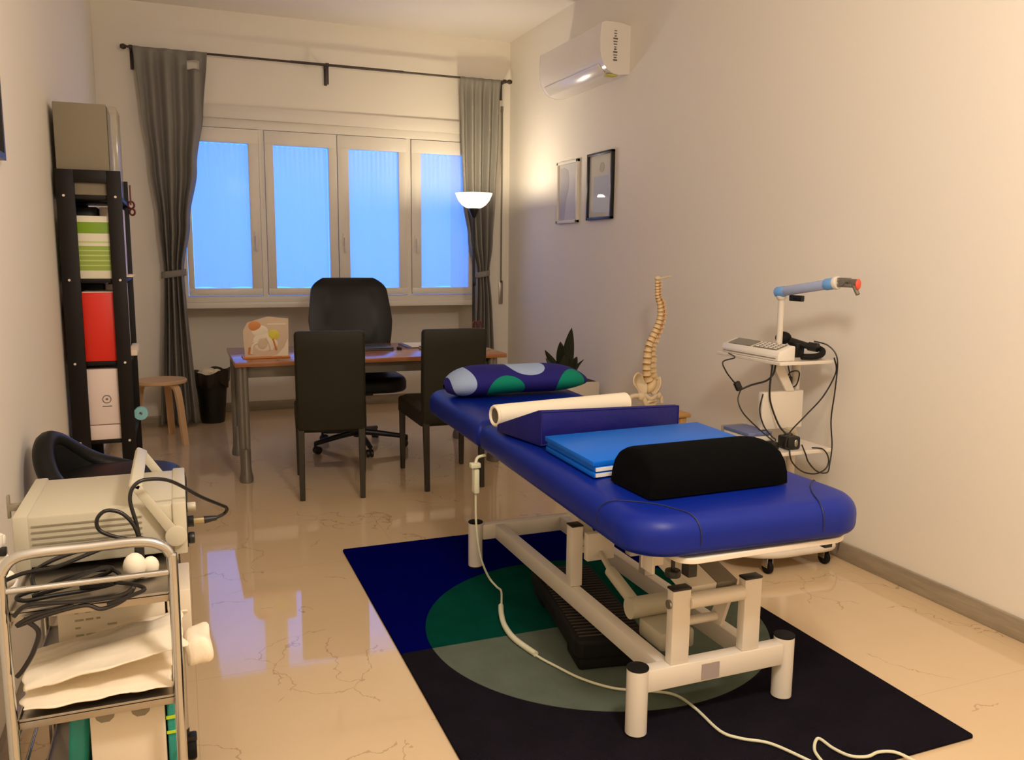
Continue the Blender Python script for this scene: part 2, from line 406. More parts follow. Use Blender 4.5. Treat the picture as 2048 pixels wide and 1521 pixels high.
# ================================================================ CURTAIN ROD AND DRAPES
t = thing('curtain_rod', 'thin dark curtain rod with knob ends spanning above the window', 'curtain rod', (1.22, 6.95, 2.84))
part('rod', G().cyl((-.27, 6.95, 2.842), (2.72, 6.95, 2.838), .0085, seg=12).cyl((.9, 6.95, 2.841), (1.8, 6.95, 2.84), .0105, seg=12), 'rod', t)
for x in (-.285, 2.735): part('finial', G().sph((x, 6.95, 2.84), .02, (1.1, 1, 1), 14).cyl((x-.02, 6.95, 2.84), (x+.02, 6.95, 2.84), .014, seg=14), 'rod', t)
for x in (-.235, 1.183, 2.69):
    g = G().box(x-.012, x+.012, YB-.008, YB, 2.70, 2.86, .002).box(x-.009, x+.009, 6.945, YB, 2.826, 2.836, .002).cyl((x-.012, 6.95, 2.84), (x+.012, 6.95, 2.84), .016, seg=16)
    if x == 1.183: g.box(x-.012, x+.012, 6.955, 6.967, 2.695, 2.84, .003)
    part('bracket', g, 'rod', t)
def interp(tab, z):
    for (z0, *a), (z1, *b) in zip(tab, tab[1:]):
        if z <= z0 and z >= z1:
            k = (z0-z)/(z0-z1); k = k*k*(3-2*k) if z0 > 1.3 else k
            return [p+(q-p)*k for p, q in zip(a, b)]
    return tab[-1][1:]
def drape(label, tab, folds, seed, hole=None, tie=1.2):
    ztop, zbot = tab[0][0], tab[-1][0]
    root = thing('curtain', label, 'curtain', ((tab[0][1]+tab[0][2])/2, 6.95, zbot), group='grey drapes tied back beside the window')
    rnd = random.Random(seed); ph = [rnd.uniform(0, 6.28) for _ in range(4)]
    ref = tab[0][2]-tab[0][1]
    def f(u, v):
        z = ztop+(zbot-ztop)*v
        x0, x1 = interp(tab, z); w = x1-x0
        head = max(0, 1-(ztop-z)/.12)
        amp = (.022+.034*(1-w/ref)*1.0)*(1-head*.75)
        un = u+(.045*math.sin(2*PI*u*1.5+ph[0]+1.2*v)+.02*math.sin(2*PI*u*3.3+ph[2]))*min(1, v*4)
        y = 6.945+amp*math.sin(2*PI*folds*un+ph[1]+.6*math.sin(v*3+ph[2]))+amp*.45*math.sin(2*PI*folds*.5*un+ph[3])-.024*head
        if abs(z-tie) < .18: y = 6.95+(y-6.95)*(.55+.45*abs(z-tie)/.18)
        return (x0+w*un, y, z)
    def skip(u, v):
        return bool(hole) and hole[0] <= u < hole[1] and hole[2] < v < hole[3]
    g = G().grid(f, 150, 90, skip); o = part('drape', g, 'curtain', root, smooth=180); solidify(o, .003)
    x0, x1 = interp(tab, tie)
    def fb(u, v):
        a = 2*PI*u; cx = (x0+x1)/2; hw = (x1-x0)/2+.008
        return (cx+hw*math.cos(a), 6.95+.052*math.sin(a), tie-.025+.05*v+.012*math.cos(a))
    o = part('tieback', G().grid(fb, 36, 3, closed=True), 'curtain', root); solidify(o, .004)
drape('long grey drape tied back at the left of the window above the waste bin', [(2.845, -.222, .287), (2.4, -.205, .262), (2.0, -.17, .205), (1.6, -.125, .13), (1.2, -.098, .062), (.9, -.115, .075), (.5, -.145, .10), (.03, -.175, .135)], 5, 3, hole=(.72, .90, .012, .042))
drape('long grey drape tied back at the right of the window behind the floor lamp', [(2.842, 2.28, 2.645), (2.4, 2.29, 2.635), (1.83, 2.31, 2.608), (1.5, 2.36, 2.585), (1.2, 2.432, 2.552), (.9, 2.42, 2.578), (.5, 2.40, 2.60), (.03, 2.38, 2.62)], 4.5, 9)
# shutter strap with its slotted wall plate
t = thing('shutter_strap', 'narrow grey roller shutter strap on the wall right of the window', 'strap', (2.705, YB, .93))
part('strap', G().box(2.697, 2.711, YB-.012, YB-.009, 1.10, 2.64).box(2.694, 2.714, YB-.014, YB, 2.60, 2.65, .003), 'grey_metal', t)
part('plate', G().box(2.686, 2.724, YB-.012, YB, .93, 1.14, .004).box(2.697, 2.712, YB-.016, YB-.012, .99, 1.12, .002), 'steel', t)

# ================================================================ FLOOR LAMP
LX, LY = 2.205, 6.35
t = thing('floor_lamp', 'lit torchiere floor lamp with white bowl shade and thin dark pole', 'floor lamp', (LX, LY, 0))
part('base', G().lathe([(0.001, 0), (.125, 0), (.128, .012), (.11, .024), (.02, .034), (.012, .05)], (LX, LY, 0)), 'black_plastic', t)
part('pole', G().cyl((LX, LY, .03), (LX, LY, 1.68), .0105, seg=16), 'black_plastic', t)
part('cone', G().lathe([(.011, 1.655), (.014, 1.66), (.045, 1.722), (.045, 1.728), (.01, 1.728)], (LX, LY, 0)), 'black_plastic', t)
pr = [(.03, .0), (.062, .006), (.095, .028), (.122, .06), (.14, .098), (.147, .118), (.143, .119), (.136, .098), (.117, .062), (.09, .033), (.06, .012), (.03, .007)]
part('lamp_shade', G().lathe([(r, z+1.727) for r, z in pr], (LX, LY, 0), 48), 'opal', t)
part('switch', G().cyl((LX, LY-.012, 1.12), (LX, LY-.012, 1.19), .014, seg=12, bev=.003), 'black_plastic', t)

# ================================================================ AIR CONDITIONER
y0, y1 = 4.95, 5.92
t = thing('air_conditioner', 'white split air conditioner mounted high on the right wall', 'air conditioner', (XR, (y0+y1)/2, 2.52))
pf = [(XR, 2.53), (XR, 2.826), (2.70, 2.838), (2.60, 2.838), (2.572, 2.825), (2.565, 2.74), (2.568, 2.66), (2.576, 2.62), (2.592, 2.585), (2.618, 2.552), (2.655, 2.532), (2.70, 2.524)]
part('body', G().prism([(x, z) for x, z in pf], 'y', y0+.004, y1-.004), 'ac', t, smooth=30)
for a, b in ((y0, y0+.012), (y1-.012, y1)):
    part('end_panel', G().prism([(2.675+(x-2.675)*1.02, 2.68+(z-2.68)*1.02) if x < XR else (x, z) for x, z in pf], 'y', a, b), 'ac', t, smooth=30)
part('flap', G().box(-.036, .036, y0+.06, y1-.06, -.003, .003, .001, mx=Matrix.Translation((2.606, 0, 2.562)) @ Matrix.Rotation(math.radians(49), 4, 'Y')), 'ac', t)
part('vent_slot', G().tube([(2.629, y0+.07, 2.5415), (2.629, y1-.09, 2.5415)], .0048, 8, 1), 'dark_gap', t)
part('sticker', G().box(2.64, 2.71, y0+.03, y0+.085, 2.519, 2.528), 'sticker', t, 'yellow energy sticker')
g = G()
rnd = random.Random(4)
for k in range(12):
    z = 2.785-k*.0165; w = rnd.uniform(.012, .034); h = rnd.uniform(.004, .010)
    part('printed_mark', G().box(2.672-w/2, 2.672+w/2, y0-.003, y0-.0005, z, z+h), 'marks', t)

# ================================================================ PICTURE FRAMES
def picture(label, ya, yb, za, zb, fm, w, th, depth, build, group='framed pictures on the right wall'):
    t = thing('picture_frame', label, 'picture frame', (XR, (ya+yb)/2, za), group=group)
    g = G().box(XR-depth, XR, ya, yb, za, za+w, .002).box(XR-depth, XR, ya, yb, zb-w, zb, .002).box(XR-depth, XR, ya, ya+w, za, zb, .002).box(XR-depth, XR, yb-w, yb, za, zb, .002)
    part('frame', g, fm, t)
    build(t, ya+w, yb-w, za+w, zb-w)
    part('glass', G().box(XR-.0135, XR-.012, ya+w-.002, yb-w+.002, za+w-.002, zb-w+.002), 'pic_glass', t)
M['pic_glass'] = mat('picture_glass', (255, 255, 255), .02, alpha=.14, spec=.8)
M['print_pale'] = mat('pale_print', (196, 190, 168), .8)
M['print_blue'] = mat('pale_blue_print', (168, 176, 196), .8)
M['frame_white'] = mat('white_wood_frame', (226, 220, 206), .5)
M['frame_black'] = mat('black_wood_frame', (22, 18, 17), .35)
def pic_a(t, a, b, c, d):
    part('print', G().box(XR-.008, XR-.004, a, b, c, d), 'print_pale', t)
    w, h = b-a, d-c
    fig = [(b-.02, c+.0), (b-.02, c+h*.93), (b-w*.28, c+h*.95), (b-w*.5, c+h*.88), (b-w*.56, c+h*.68), (b-w*.5, c+h*.52), (b-w*.42, c+h*.42), (b-w*.3, c)]
    part('figure', G().prism(fig, 'x', XR-.0105, XR-.008), 'notebook_pale', t, 'grey body figure on the print')
def pic_b(t, a, b, c, d):
    part('print', G().box(XR-.008, XR-.004, a, b, c, d), 'print_pale', t)
    w, h = b-a, d-c
    g = G().box(XR-.0105, XR-.008, a+w*.15, b-w*.2, c+.03, c+h*.66)
    part('text_panel', g, 'print_blue', t)
    part('emblem', G().cyl((XR-.0105, a+w*.45, c+h*.8), (XR-.008, a+w*.45, c+h*.8), .035), 'print_mid', t)
M['notebook_pale'] = mat('pale_grey_figure', (168, 156, 134), .8)
M['print_mid'] = mat('mid_print', (166, 160, 130), .8)
picture('white framed picture on the right wall, nearer the window corner', 5.64, 6.0, 1.61, 2.07, 'frame_white', .022, 0, .024, pic_a)
picture('black framed certificate on the right wall below the air conditioner', 5.11, 5.48, 1.618, 2.078, 'frame_black', .018, 0, .026, pic_b)
t = thing('picture_frame', 'dark framed picture on the left wall, only its corner showing at the photo edge', 'picture frame', (XL, 2.8, 1.64))
part('frame', G().box(XL, XL+.02, 2.55, 3.03, 1.635, 1.655).box(XL, XL+.02, 2.55, 3.03, 1.97, 1.99).box(XL, XL+.02, 2.55, 2.57, 1.655, 1.97).box(XL, XL+.02, 3.01, 3.03, 1.655, 1.97), 'frame_black', t)
part('print', G().box(XL, XL+.006, 2.57, 3.01, 1.655, 1.97), 'print_pale', t)

# ================================================================ BOOKCASE AND CONTENTS
bx0, bx1, by0, by1, bt = -.474, -.212, 4.20, 4.82, 1.718
t = thing('bookcase', 'tall black-brown open bookcase against the left wall', 'bookcase', ((bx0+bx1)/2, (by0+by1)/2, 0))
shelf_z = [.11, .487, .853, 1.23, 1.60]
for ya in (by0, by1-.02):
    g = G().box(bx0, bx0+.074, ya, ya+.02, 0, bt, .002).box(bx1-.060, bx1, ya, ya+.02, 0, bt, .002).box(bx0+.07, bx1-.055, ya, ya+.02, bt-.055, bt, .002)
    s = part('side_frame', g, 'black_brown', t)
    if ya == by0:
        for z in shelf_z:
            for x in (bx0+.03, bx1-.026): part('screw', G().cyl((x, ya-.002, z+.004), (x, ya+.001, z+.004), .0055, seg=12), 'white_metal', s)
for z in shelf_z: part('shelf', G().box(bx0+.004, bx1-.004, by0+.02, by1-.02, z-.009, z+.009, .001), 'black_brown', t)
part('back_rail', G().box(bx0, bx0+.012, by0+.02, by1-.02, .3, .36).box(bx0, bx0+.012, by0+.02, by1-.02, 1.05, 1.11), 'black_brown', t)
zs = [z+.0095 for z in shelf_z]
YS = by0+.024
# top: grey card box rising above the top rail
t = thing('file_box', 'tall grey card box standing out of the top of the bookcase', 'box', (-.345, 4.33, zs[4]))
part('body', G().box(-.468, -.256, YS, YS+.26, zs[4], 2.005, .004), 'grey_card', t)
part('sleeve', G().box(-.254, -.216, YS, YS+.262, zs[4], 2.0, .003), 'clear', t, 'clear plastic edge')
solo('archive_box', 'white box with green stripes on the second shelf of the bookcase', 'box', G().box(-.420, -.235, YS, YS+.22, zs[3], zs[3]+.28, .003), 'stripes', (-.33, YS+.1, zs[3]))
solo('ring_binder', 'black binder standing behind the green striped box', 'binder', G().box(-.46, -.335, YS+.23, YS+.50, zs[3], zs[3]+.33, .004), 'black_plastic')
solo('ring_binder', 'white binder standing behind the green striped box', 'binder', G().box(-.325, -.23, YS+.23, YS+.50, zs[3], zs[3]+.33, .004), 'pink_white')
t = thing('ring_binder', 'bright red binder on the third shelf of the bookcase', 'binder', (-.33, YS, zs[2]))
part('cover', G().box(-.405, -.232, YS, YS+.24, zs[2], zs[2]+.315, .004), 'red', t)
part('pages', G().box(-.40, -.237, YS+.004, YS+.236, zs[2]+.315, zs[2]+.318), 'paper', t)
solo('ring_binder', 'black binder standing behind the red binder', 'binder', G().box(-.46, -.33, YS+.25, YS+.5, zs[2], zs[2]+.345, .004), 'black_plastic')
solo('ring_binder', 'white binder standing behind the red binder', 'binder', G().box(-.32, -.235, YS+.25, YS+.5, zs[2], zs[2]+.345, .004), 'pink_white')
t = thing('carton', 'white carton with a small round emblem on the fourth shelf of the bookcase', 'box', (-.33, YS, zs[1]))
part('body', G().box(-.405, -.232, YS, YS+.2, zs[1]+.072, zs[1]+.33, .003), 'pink_white', t)
part('lower_box', G().box(-.407, -.23, YS-.001, YS+.2, zs[1], zs[1]+.068, .003), 'pink_white', t)
g = G(); g.lathe([(.016, 0), (.019, 0), (.019, .001), (.016, .001)], (0, 0, 0), 24, cap=False)
g.bm.transform(Matrix.Translation((-.325, YS-.0015, zs[1]+.19)) @ Matrix.Rotation(PI/2, 4, 'X'))
g.box(-.33, -.32, YS-.0015, YS, zs[1]+.186, zs[1]+.194).box(-.345, -.305, YS-.0015, YS, zs[1]+.155, zs[1]+.159)
part('emblem', g, 'marks', t)
solo('scissors', 'dark red handled scissors hanging on the far frame of the bookcase', 'scissors', G().tube([(-.20+.014*math.cos(a), 4.795, 1.60+.018*math.sin(a)) for a in [k*PI/5 for k in range(10)]], .005, 8, 3, True).tube([(-.196+.012*math.cos(a), 4.79, 1.565+.016*math.sin(a)) for a in [k*PI/5 for k in range(10)]], .005, 8, 3, True).box(-.206, -.198, 4.79, 4.795, 1.60, 1.70), 'dark_red')
for k, (zz, a) in enumerate(((1.245, .0), (.868, .02))):
    solo('paper_sheet', ('white paper edge sticking out of the second bookcase shelf', 'crumpled white paper edge sticking out of the third bookcase shelf')[k], 'paper', G().box(-.229, -.195, 4.40, 4.74, zz-.004+.001, zz+.004+a, .001), 'paper')
M['teal_pale'] = mat('pale_turquoise', (150, 214, 216), .4)
g = G().lathe([(.008, 0), (.034, 0), (.034, .030), (.008, .030), (.008, 0)], (0, 0, 0), 28, cap=False)
g.bm.transform(Matrix.Translation((-.203, 4.66, zs[1]+.041)) @ Matrix.Rotation(PI/2, 4, 'X'))
solo('tape_roll', 'pale turquoise tape roll on the open side of the bookcase', 'tape', g, 'teal_pale')

# ================================================================ BIRCH STOOL, WASTE BIN
sx, sy = -.14, 6.46
t = thing('stool', 'round birch stool with bent legs between bookcase and left curtain', 'stool', (sx, sy, 0))
part('seat', G().lathe([(.001, .43), (.172, .43), (.176, .434), (.176, .452), (.172, .456), (.001, .456)], (sx, sy, 0), 48), 'birch', t)
for ang in (-53, 77, 190, 140):
    a = math.radians(ang); u = V((math.cos(a), math.sin(a), 0)); s = V((-u.y, u.x, 0)); g = G()
    path = [(.05, .424), (.115, .424), (.15, .418), (.172, .402), (.186, .37), (.205, .28), (.222, .16), (.245, 0)]
    tb = bmesh.new(); rg = []
    for k, (r, z) in enumerate(path):
        th = .011; n = V((0, 0, 1)) if k < 2 else (V((0, 0, 1))*.5+u*.85 if k < 4 else u+V((0, 0, .1)))
        n.normalize(); c = V((sx, sy, 0))+u*r+V((0, 0, z)); w = .026-.004*k/7
        rg.append([tb.verts.new(c+s*w+n*th), tb.verts.new(c-s*w+n*th), tb.verts.new(c-s*w-n*th), tb.verts.new(c+s*w-n*th)])
        if k == 7:
            for vv in rg[-1]: vv.co.z = 0
    for p, q in zip(rg, rg[1:]):
        for i in range(4): tb.faces.new((p[i], p[(i+1) % 4], q[(i+1) % 4], q[i]))
    tb.faces.new(rg[0]); tb.faces.new(rg[-1][::-1]); bmesh.ops.recalc_face_normals(tb, faces=tb.faces[:])
    g.merge(tb); part('leg', g, 'birch', t, smooth=50)
bxx, byy = .225, 7.10
t = thing('waste_bin', 'black waste bin lined with a dark bag beside the left curtain', 'bin', (bxx, byy, 0))
part('bin', G().lathe([(.001, 0), (.088, 0), (.092, .01), (.128, .40), (.122, .40), (.086, .012), (.001, .012)], (bxx, byy, 0), 32, cap=False), 'black_plastic', t)
def fb(u, v):
    a = 2*PI*u; rr = [.124, .139, .145, .139, .134][int(round(v*4))]; zz = [.37, .402, .418, .37, .30][int(round(v*4))]
    w = .006*math.sin(7*a)+.004*math.sin(13*a+1)
    return (bxx+(rr+w)*math.cos(a), byy+(rr+w)*math.sin(a), zz+.012*math.sin(5*a+1)*(1 if v < .7 else 2)+.012*math.cos(a-.3))
o = part('bin_bag', G().grid(fb, 60, 4, closed=True), 'bag', t); solidify(o, .002)
rnd = random.Random(2)
g = G(); g.sph((bxx-.03, byy, .395), .075, (1, .9, .6), 14).sph((bxx+.04, byy+.02, .385), .05, (1, 1, .8), 12)
for v in g.bm.verts: v.co += V((rnd.uniform(-.008, .008), rnd.uniform(-.008, .008), rnd.uniform(-.008, .008)))
solo('crumpled_paper', 'crumpled white paper on top of the waste bin', 'paper', g, 'tissue', smooth=0)

# ================================================================ DESK AND OFFICE CHAIR
dx0, dx1, dy0, dy1, dz = .292, 2.0, 5.085, 5.93, .725
t = thing('desk', 'cherry wood office desk with grey metal legs below the window', 'desk', ((dx0+dx1)/2, (dy0+dy1)/2, 0))
part('tabletop', G().box(dx0, dx1, dy0, dy1, dz-.028, dz, .003), 'desk', t)
part('crossbeam', G().box(dx0+.06, dx1-.06, dy0+.10, dy0+.125, dz-.105, dz-.03, .003).box(dx0+.06, dx1-.06, dy1-.1, dy1-.075, dz-.09, dz-.03, .003), 'grey_metal', t)
for x in (dx0+.045, dx1-.08):
    for y, s in ((dy0+.055, -1), (dy1-.07, 1)):
        g = G()
        for dx in (-.012, .012): g.cyl((x+dx, y, .04), (x+dx, y, dz-.028), .019, seg=20)
        g.lathe([(.001, 0), (.042, 0), (.043, .02), (.034, .06), (.028, .16), (.024, .2)], (x, y+s*.012, 0), 24, sx=.95, sy=1.5)
        part('leg', g, 'grey_metal', t)
    part('side_rail', G().box(x-.02, x+.02, dy0+.07, dy1-.08, dz-.07, dz-.03, .003), 'grey_metal', t)

cx, cy = 1.15, 5.80
t = thing('office_chair', 'black high-back swivel office chair behind the desk', 'office chair', (cx, cy, 0))
for k in range(5):
    a = math.radians(200+72*k); u = V((math.cos(a), math.sin(a), 0)); c = V((cx, cy, 0))
    g = G().tube([c+V((0, 0, .115))+u*.02, c+V((0, 0, .10))+u*.16, c+V((0, 0, .075))+u*.34], lambda q: .024-.008*q, 10, 4)
    s = part('base_arm', g, 'black_plastic', t)
    g = G().cyl(c+u*.34+V((0, 0, .05)), c+u*.34+V((0, 0, .085)), .010, seg=10)
    n = V((-u.y, u.x, 0)); p = c+u*.325+V((0, 0, .027)); g.cyl(p-n*.022, p-n*.004, .027, seg=18, bev=.003).cyl(p+n*.004, p+n*.022, .027, seg=18, bev=.003)
    part('caster', g, 'black_plastic', s)
part('gas_lift', G().cyl((cx, cy, .08), (cx, cy, .24), .035, seg=20).cyl((cx, cy, .24), (cx, cy, .40), .022, seg=20).box(cx-.09, cx+.09, cy-.11, cy+.11, .385, .415, .008), 'black_plastic', t)
scx, scy = 1.19, 5.86
part('seat', G().slab(scx-.295, scx+.295, scy-.27, scy+.26, .41, .52, (.16, .16, .1, .1), .05, crown=.012), 'black_leather', t)
def fback(th):
    def f(u, v):
        a = (u-.5)*2; z = .50+.69*v
        hw = .235+.07*math.sin(min(1, v*1.5)*PI/2)-(.04*max(0, v-.55)/.45)
        if v > .86: hw *= math.sqrt(max(.0, 1-((v-.86)/.14)**2*.52))
        if v < .08: hw *= .9+.1*v/.08
        x = scx-.02+hw*a; edge = 1-abs(a)**4
        y = 6.10+.11*v-.05*math.sin(PI*v)*.5+.05*abs(a)**2*-.6
        bulge = th*(.55+.45*edge)*(1-(max(0, v-.9)/.1)**2*.6)
        ch = .005*math.cos(v*PI*5) if abs(a) < .6 else 0
        return x, y, z, bulge, ch
    return f
fb0 = fback(.05)
def front(u, v): x, y, z, b, ch = fb0(u, v); return (x, y-b-ch*.6, z)
def back(u, v): x, y, z, b, ch = fb0(u, v); return (x, y+b*.5, z)
t1 = G().grid(front, 30, 40); t2 = G().grid(back, 30, 40)
g = G(); me = bpy.data.meshes.new('q'); t1.bm.to_mesh(me); g.bm.from_mesh(me); t2.bm.to_mesh(me); g.bm.from_mesh(me); bpy.data.meshes.remove(me)
bd = [e for e in g.bm.edges if e.is_boundary]
bmesh.ops.bridge_loops(g.bm, edges=bd); bmesh.ops.recalc_face_normals(g.bm, faces=g.bm.faces[:])
part('backrest', g, 'black_leather', t, smooth=70)
part('back_bar', G().tube([(scx, 6.0, .40), (scx, 6.14, .41), (scx, 6.19, .48), (scx, 6.20, .62)], .018, 10, 5), 'black_plastic', t)

# things on the desk
t = thing('display_stand', 'beige picture stand with an anatomical joint image on the left end of the desk', 'display', (.49, 5.28, dz))
px0, px1, pz0 = .352, .625, dz+.001
def rot(g, ax=.0):
    return g
body = [(px0+.012, pz0), (px1-.004, pz0), (px1+.0, pz0+.24), (px0+.15, pz0+.255), (px0+.03, pz0+.22), (px0+.004, pz0+.17)]
M['stand_paper'] = mat('peach_print', (206, 184, 156), .5, vary=.1, scale=12)
M['bone_img'] = mat('image_white', (226, 214, 190), .5); M['img_or'] = mat('image_orange', (206, 132, 62), .5); M['img_ye'] = mat('image_yellow', (214, 200, 60), .5); M['img_br'] = mat('image_brown', (110, 60, 34), .5)
part('panel', G().prism(body, 'y', 5.262, 5.27), 'stand_paper', t)
part('base', G().box(px0-.002, px1+.005, 5.25, 5.36, pz0, pz0+.012, .002), 'img_or', t)
part('support', G().prism([(5.27, pz0+.012), (5.35, pz0+.012), (5.272, pz0+.2)], 'x', .47, .478), 'clear', t)
part('joint_image', G().sph((.475, 5.262, dz+.105), .062, (1, .05, 1.0), 20).sph((.455, 5.262, dz+.168), .042, (1.15, .07, .85), 16).sph((.52, 5.262, dz+.09), .04, (1, .07, .8), 14).tube([(.40, 5.262, dz+.03), (.41, 5.262, dz+.08), (.44, 5.262, dz+.1)], .010, 8, 3).tube([(.52, 5.262, dz+.05), (.51, 5.262, dz+.09), (.49, 5.262, dz+.13)], .010, 8, 3), 'bone_img', t)
part('socket_image', G().sph((.468, 5.2585, dz+.092), .030, (1, .06, 1.15), 14), 'stand_paper', t)
part('muscle_image', G().sph((.425, 5.261, dz+.200), .034, (1.1, .08, .9), 14).tube([(.39, 5.261, dz+.03), (.395, 5.261, dz+.07)], .008, 8, 2).tube([(.55, 5.261, dz+.05), (.53, 5.261, dz+.12)], .006, 8, 2), 'img_or', t)
part('nerve_image', G().sph((.535, 5.261, dz+.145), .034, (1, .08, .9), 12), 'img_ye', t)
part('corner_patch', G().prism([(px0+.14, pz0+.003), (px1-.008, pz0+.003), (px1-.006, pz0+.12), (px1-.03, pz0+.065), (px0+.2, pz0+.02)], 'y', 5.2595, 5.262), 'bone_img', t)
part('caption', G().box(.50, .61, 5.2595, 5.262, dz+.205, dz+.213), 'bone_img', t)
t = thing('laptop', 'closed dark grey laptop lying on the desk in front of the office chair', 'laptop', (1.18, 5.60, dz))
part('base', G().box(1.02, 1.335, 5.47, 5.70, dz, dz+.012, .004), 'laptop', t)
part('lid', G().box(1.02, 1.335, 5.47, 5.70, dz+.0125, dz+.021, .004), 'laptop', t)
solo('computer_mouse', 'small black mouse beside the closed laptop', 'mouse', G().sph((1.385, 5.52, dz+.008), .03, (.65, 1, .4), 14), 'black_plastic')
t = thing('clipboard', 'white papers on a dark clipboard on the desk', 'clipboard', (1.6, 5.72, dz))
part('board', G().box(1.46, 1.78, 5.58, 5.86, dz, dz+.004, .001), 'laptop', t)
part('papers', G().box(1.485, 1.80, 5.57, 5.85, dz+.004, dz+.009), 'paper', t)
t = thing('notebook', 'grey notebook on the desk behind the right visitor chair', 'notebook', (1.62, 5.42, dz))
part('cover', G().box(1.52, 1.74, 5.29, 5.52, dz, dz+.004).box(1.52, 1.74, 5.29, 5.52, dz+.016, dz+.020), 'notebook', t)
part('pages', G().box(1.522, 1.736, 5.293, 5.517, dz+.004, dz+.016), 'paper', t)
M['cup_tint'] = mat('tinted_cup', (110, 70, 66), .2, alpha=.55)
solo('pen_cup', 'tinted pen cup at the right end of the desk', 'cup', G().lathe([(.001, 0), (.028, 0), (.033, .10), (.030, .10), (.026, .004), (.001, .004)], (1.955, 5.56, dz), 28, cap=False), 'cup_tint')
t = thing('scissors', 'red handled scissors standing in the pen cup on the desk', 'scissors', (1.95, 5.56, dz+.005))
part('blades', G().box(1.950, 1.955, 5.556, 5.560, dz+.006, dz+.125).box(1.958, 1.963, 5.562, 5.565, dz+.006, dz+.125), 'steel', t)
for s in (-1, 1): part('handle', G().tube([(1.9565+s*.018+.014*math.cos(a), 5.561, dz+.15+.026*math.sin(a)) for a in [k*PI/5 for k in range(10)]], .005, 8, 3, True), 'dark_red', t)
solo('note_pad', 'small pale yellow note pad at the right end of the desk', 'note pad', G().box(1.86, 1.93, 5.40, 5.47, dz, dz+.012, .001), 'yellow_box')

# ================================================================ VISITOR CHAIRS (local: back at y=0, seat to +y)
def visitor_chair(label, loc, rz):
    t = thing('dining_chair', label, 'chair', loc, rz, local=True, group='dark visitor chairs facing the desk')
    g = G()
    def f(u, v):
        a = 2*PI*u
        return (0, 0, 0)
    tb = bmesh.new()
    # backrest: slightly tapered padded slab from the floor of the seat up
    def sect(z, hw, y0, y1, r=.018):
        pts = []
        for (sx_, sy_, a0) in ((1, 1, 0), (-1, 1, .5*PI), (-1, -1, PI), (1, -1, 1.5*PI)):
            for k in range(5):
                a = a0+.5*PI*k/4; pts.append((sx_*(hw-r)+r*math.cos(a), (y1-r if sy_ > 0 else y0+r)+r*math.sin(a), z))
        return pts
    rings = []
    for z, hw, ya, yb_ in ((.395, .185, -.03, .03), (.405, .188, -.033, .033), (.60, .189, -.036, .03), (.85, .19, -.048, .012), (.925, .19, -.052, .004), (.941, .184, -.048, -.002), (.945, .172, -.040, -.010)):
        rings.append([tb.verts.new(p) for p in sect(z, hw, ya, yb_, min(.018, (yb_-ya)/2-.001))])
    n = len(rings[0])
    for p, q in zip(rings, rings[1:]):
        for i in range(n): tb.faces.new((p[i], p[(i+1) % n], q[(i+1) % n], q[i]))
    tb.faces.new(rings[0][::-1]); tb.faces.new(rings[-1]); bmesh.ops.recalc_face_normals(tb, faces=tb.faces[:])
    g.merge(tb); part('backrest', g, 'brown_leather', t)
    g = G().slab(-.215, .215, .0, .57, .375, .472, (.03, .03, .03, .03), .02, crown=.012)
    for v in g.bm.verts:
        k = v.co.y/.57; v.co.x *= .90+.12*min(1, max(0, k))
    part('seat', g, 'brown_leather', t)
    for x, y, d in ((-.165, -.01, .0), (.165, -.01, .0), (-.195, .535, 1), (.195, .535, 1)):
        g = G(); w0, w1 = .018, .014
        tb = bmesh.new(); bot = V((x, y-(.025 if not d else 0), 0)); top = V((x, y, .38 if d else .41))
        vs = [[tb.verts.new(c+V((a*w, b*w, 0))) for a, b in ((-1, -1), (1, -1), (1, 1), (-1, 1))] for c, w in ((bot, w1), (top, w0))]
        for i in range(4): tb.faces.new((vs[0][i], vs[0][(i+1) % 4], vs[1][(i+1) % 4], vs[1][i]))
        tb.faces.new(vs[0][::-1]); tb.faces.new(vs[1]); bmesh.ops.bevel(tb, geom=tb.edges[:], offset=.003, segments=1, affect='EDGES')
        g.merge(tb); part('leg', g, 'leg_brown', t)
    return t
ch = visitor_chair('dark brown leather visitor chair seen from behind, left in front of the desk', (.765, 4.61, 0), math.radians(-9))
c2 = copy_tree(ch); c2.location = (1.465, 4.575, 0); c2.rotation_euler = (0, 0, math.radians(-3))
c2['label'] = 'dark brown leather visitor chair beside the head of the blue treatment table'

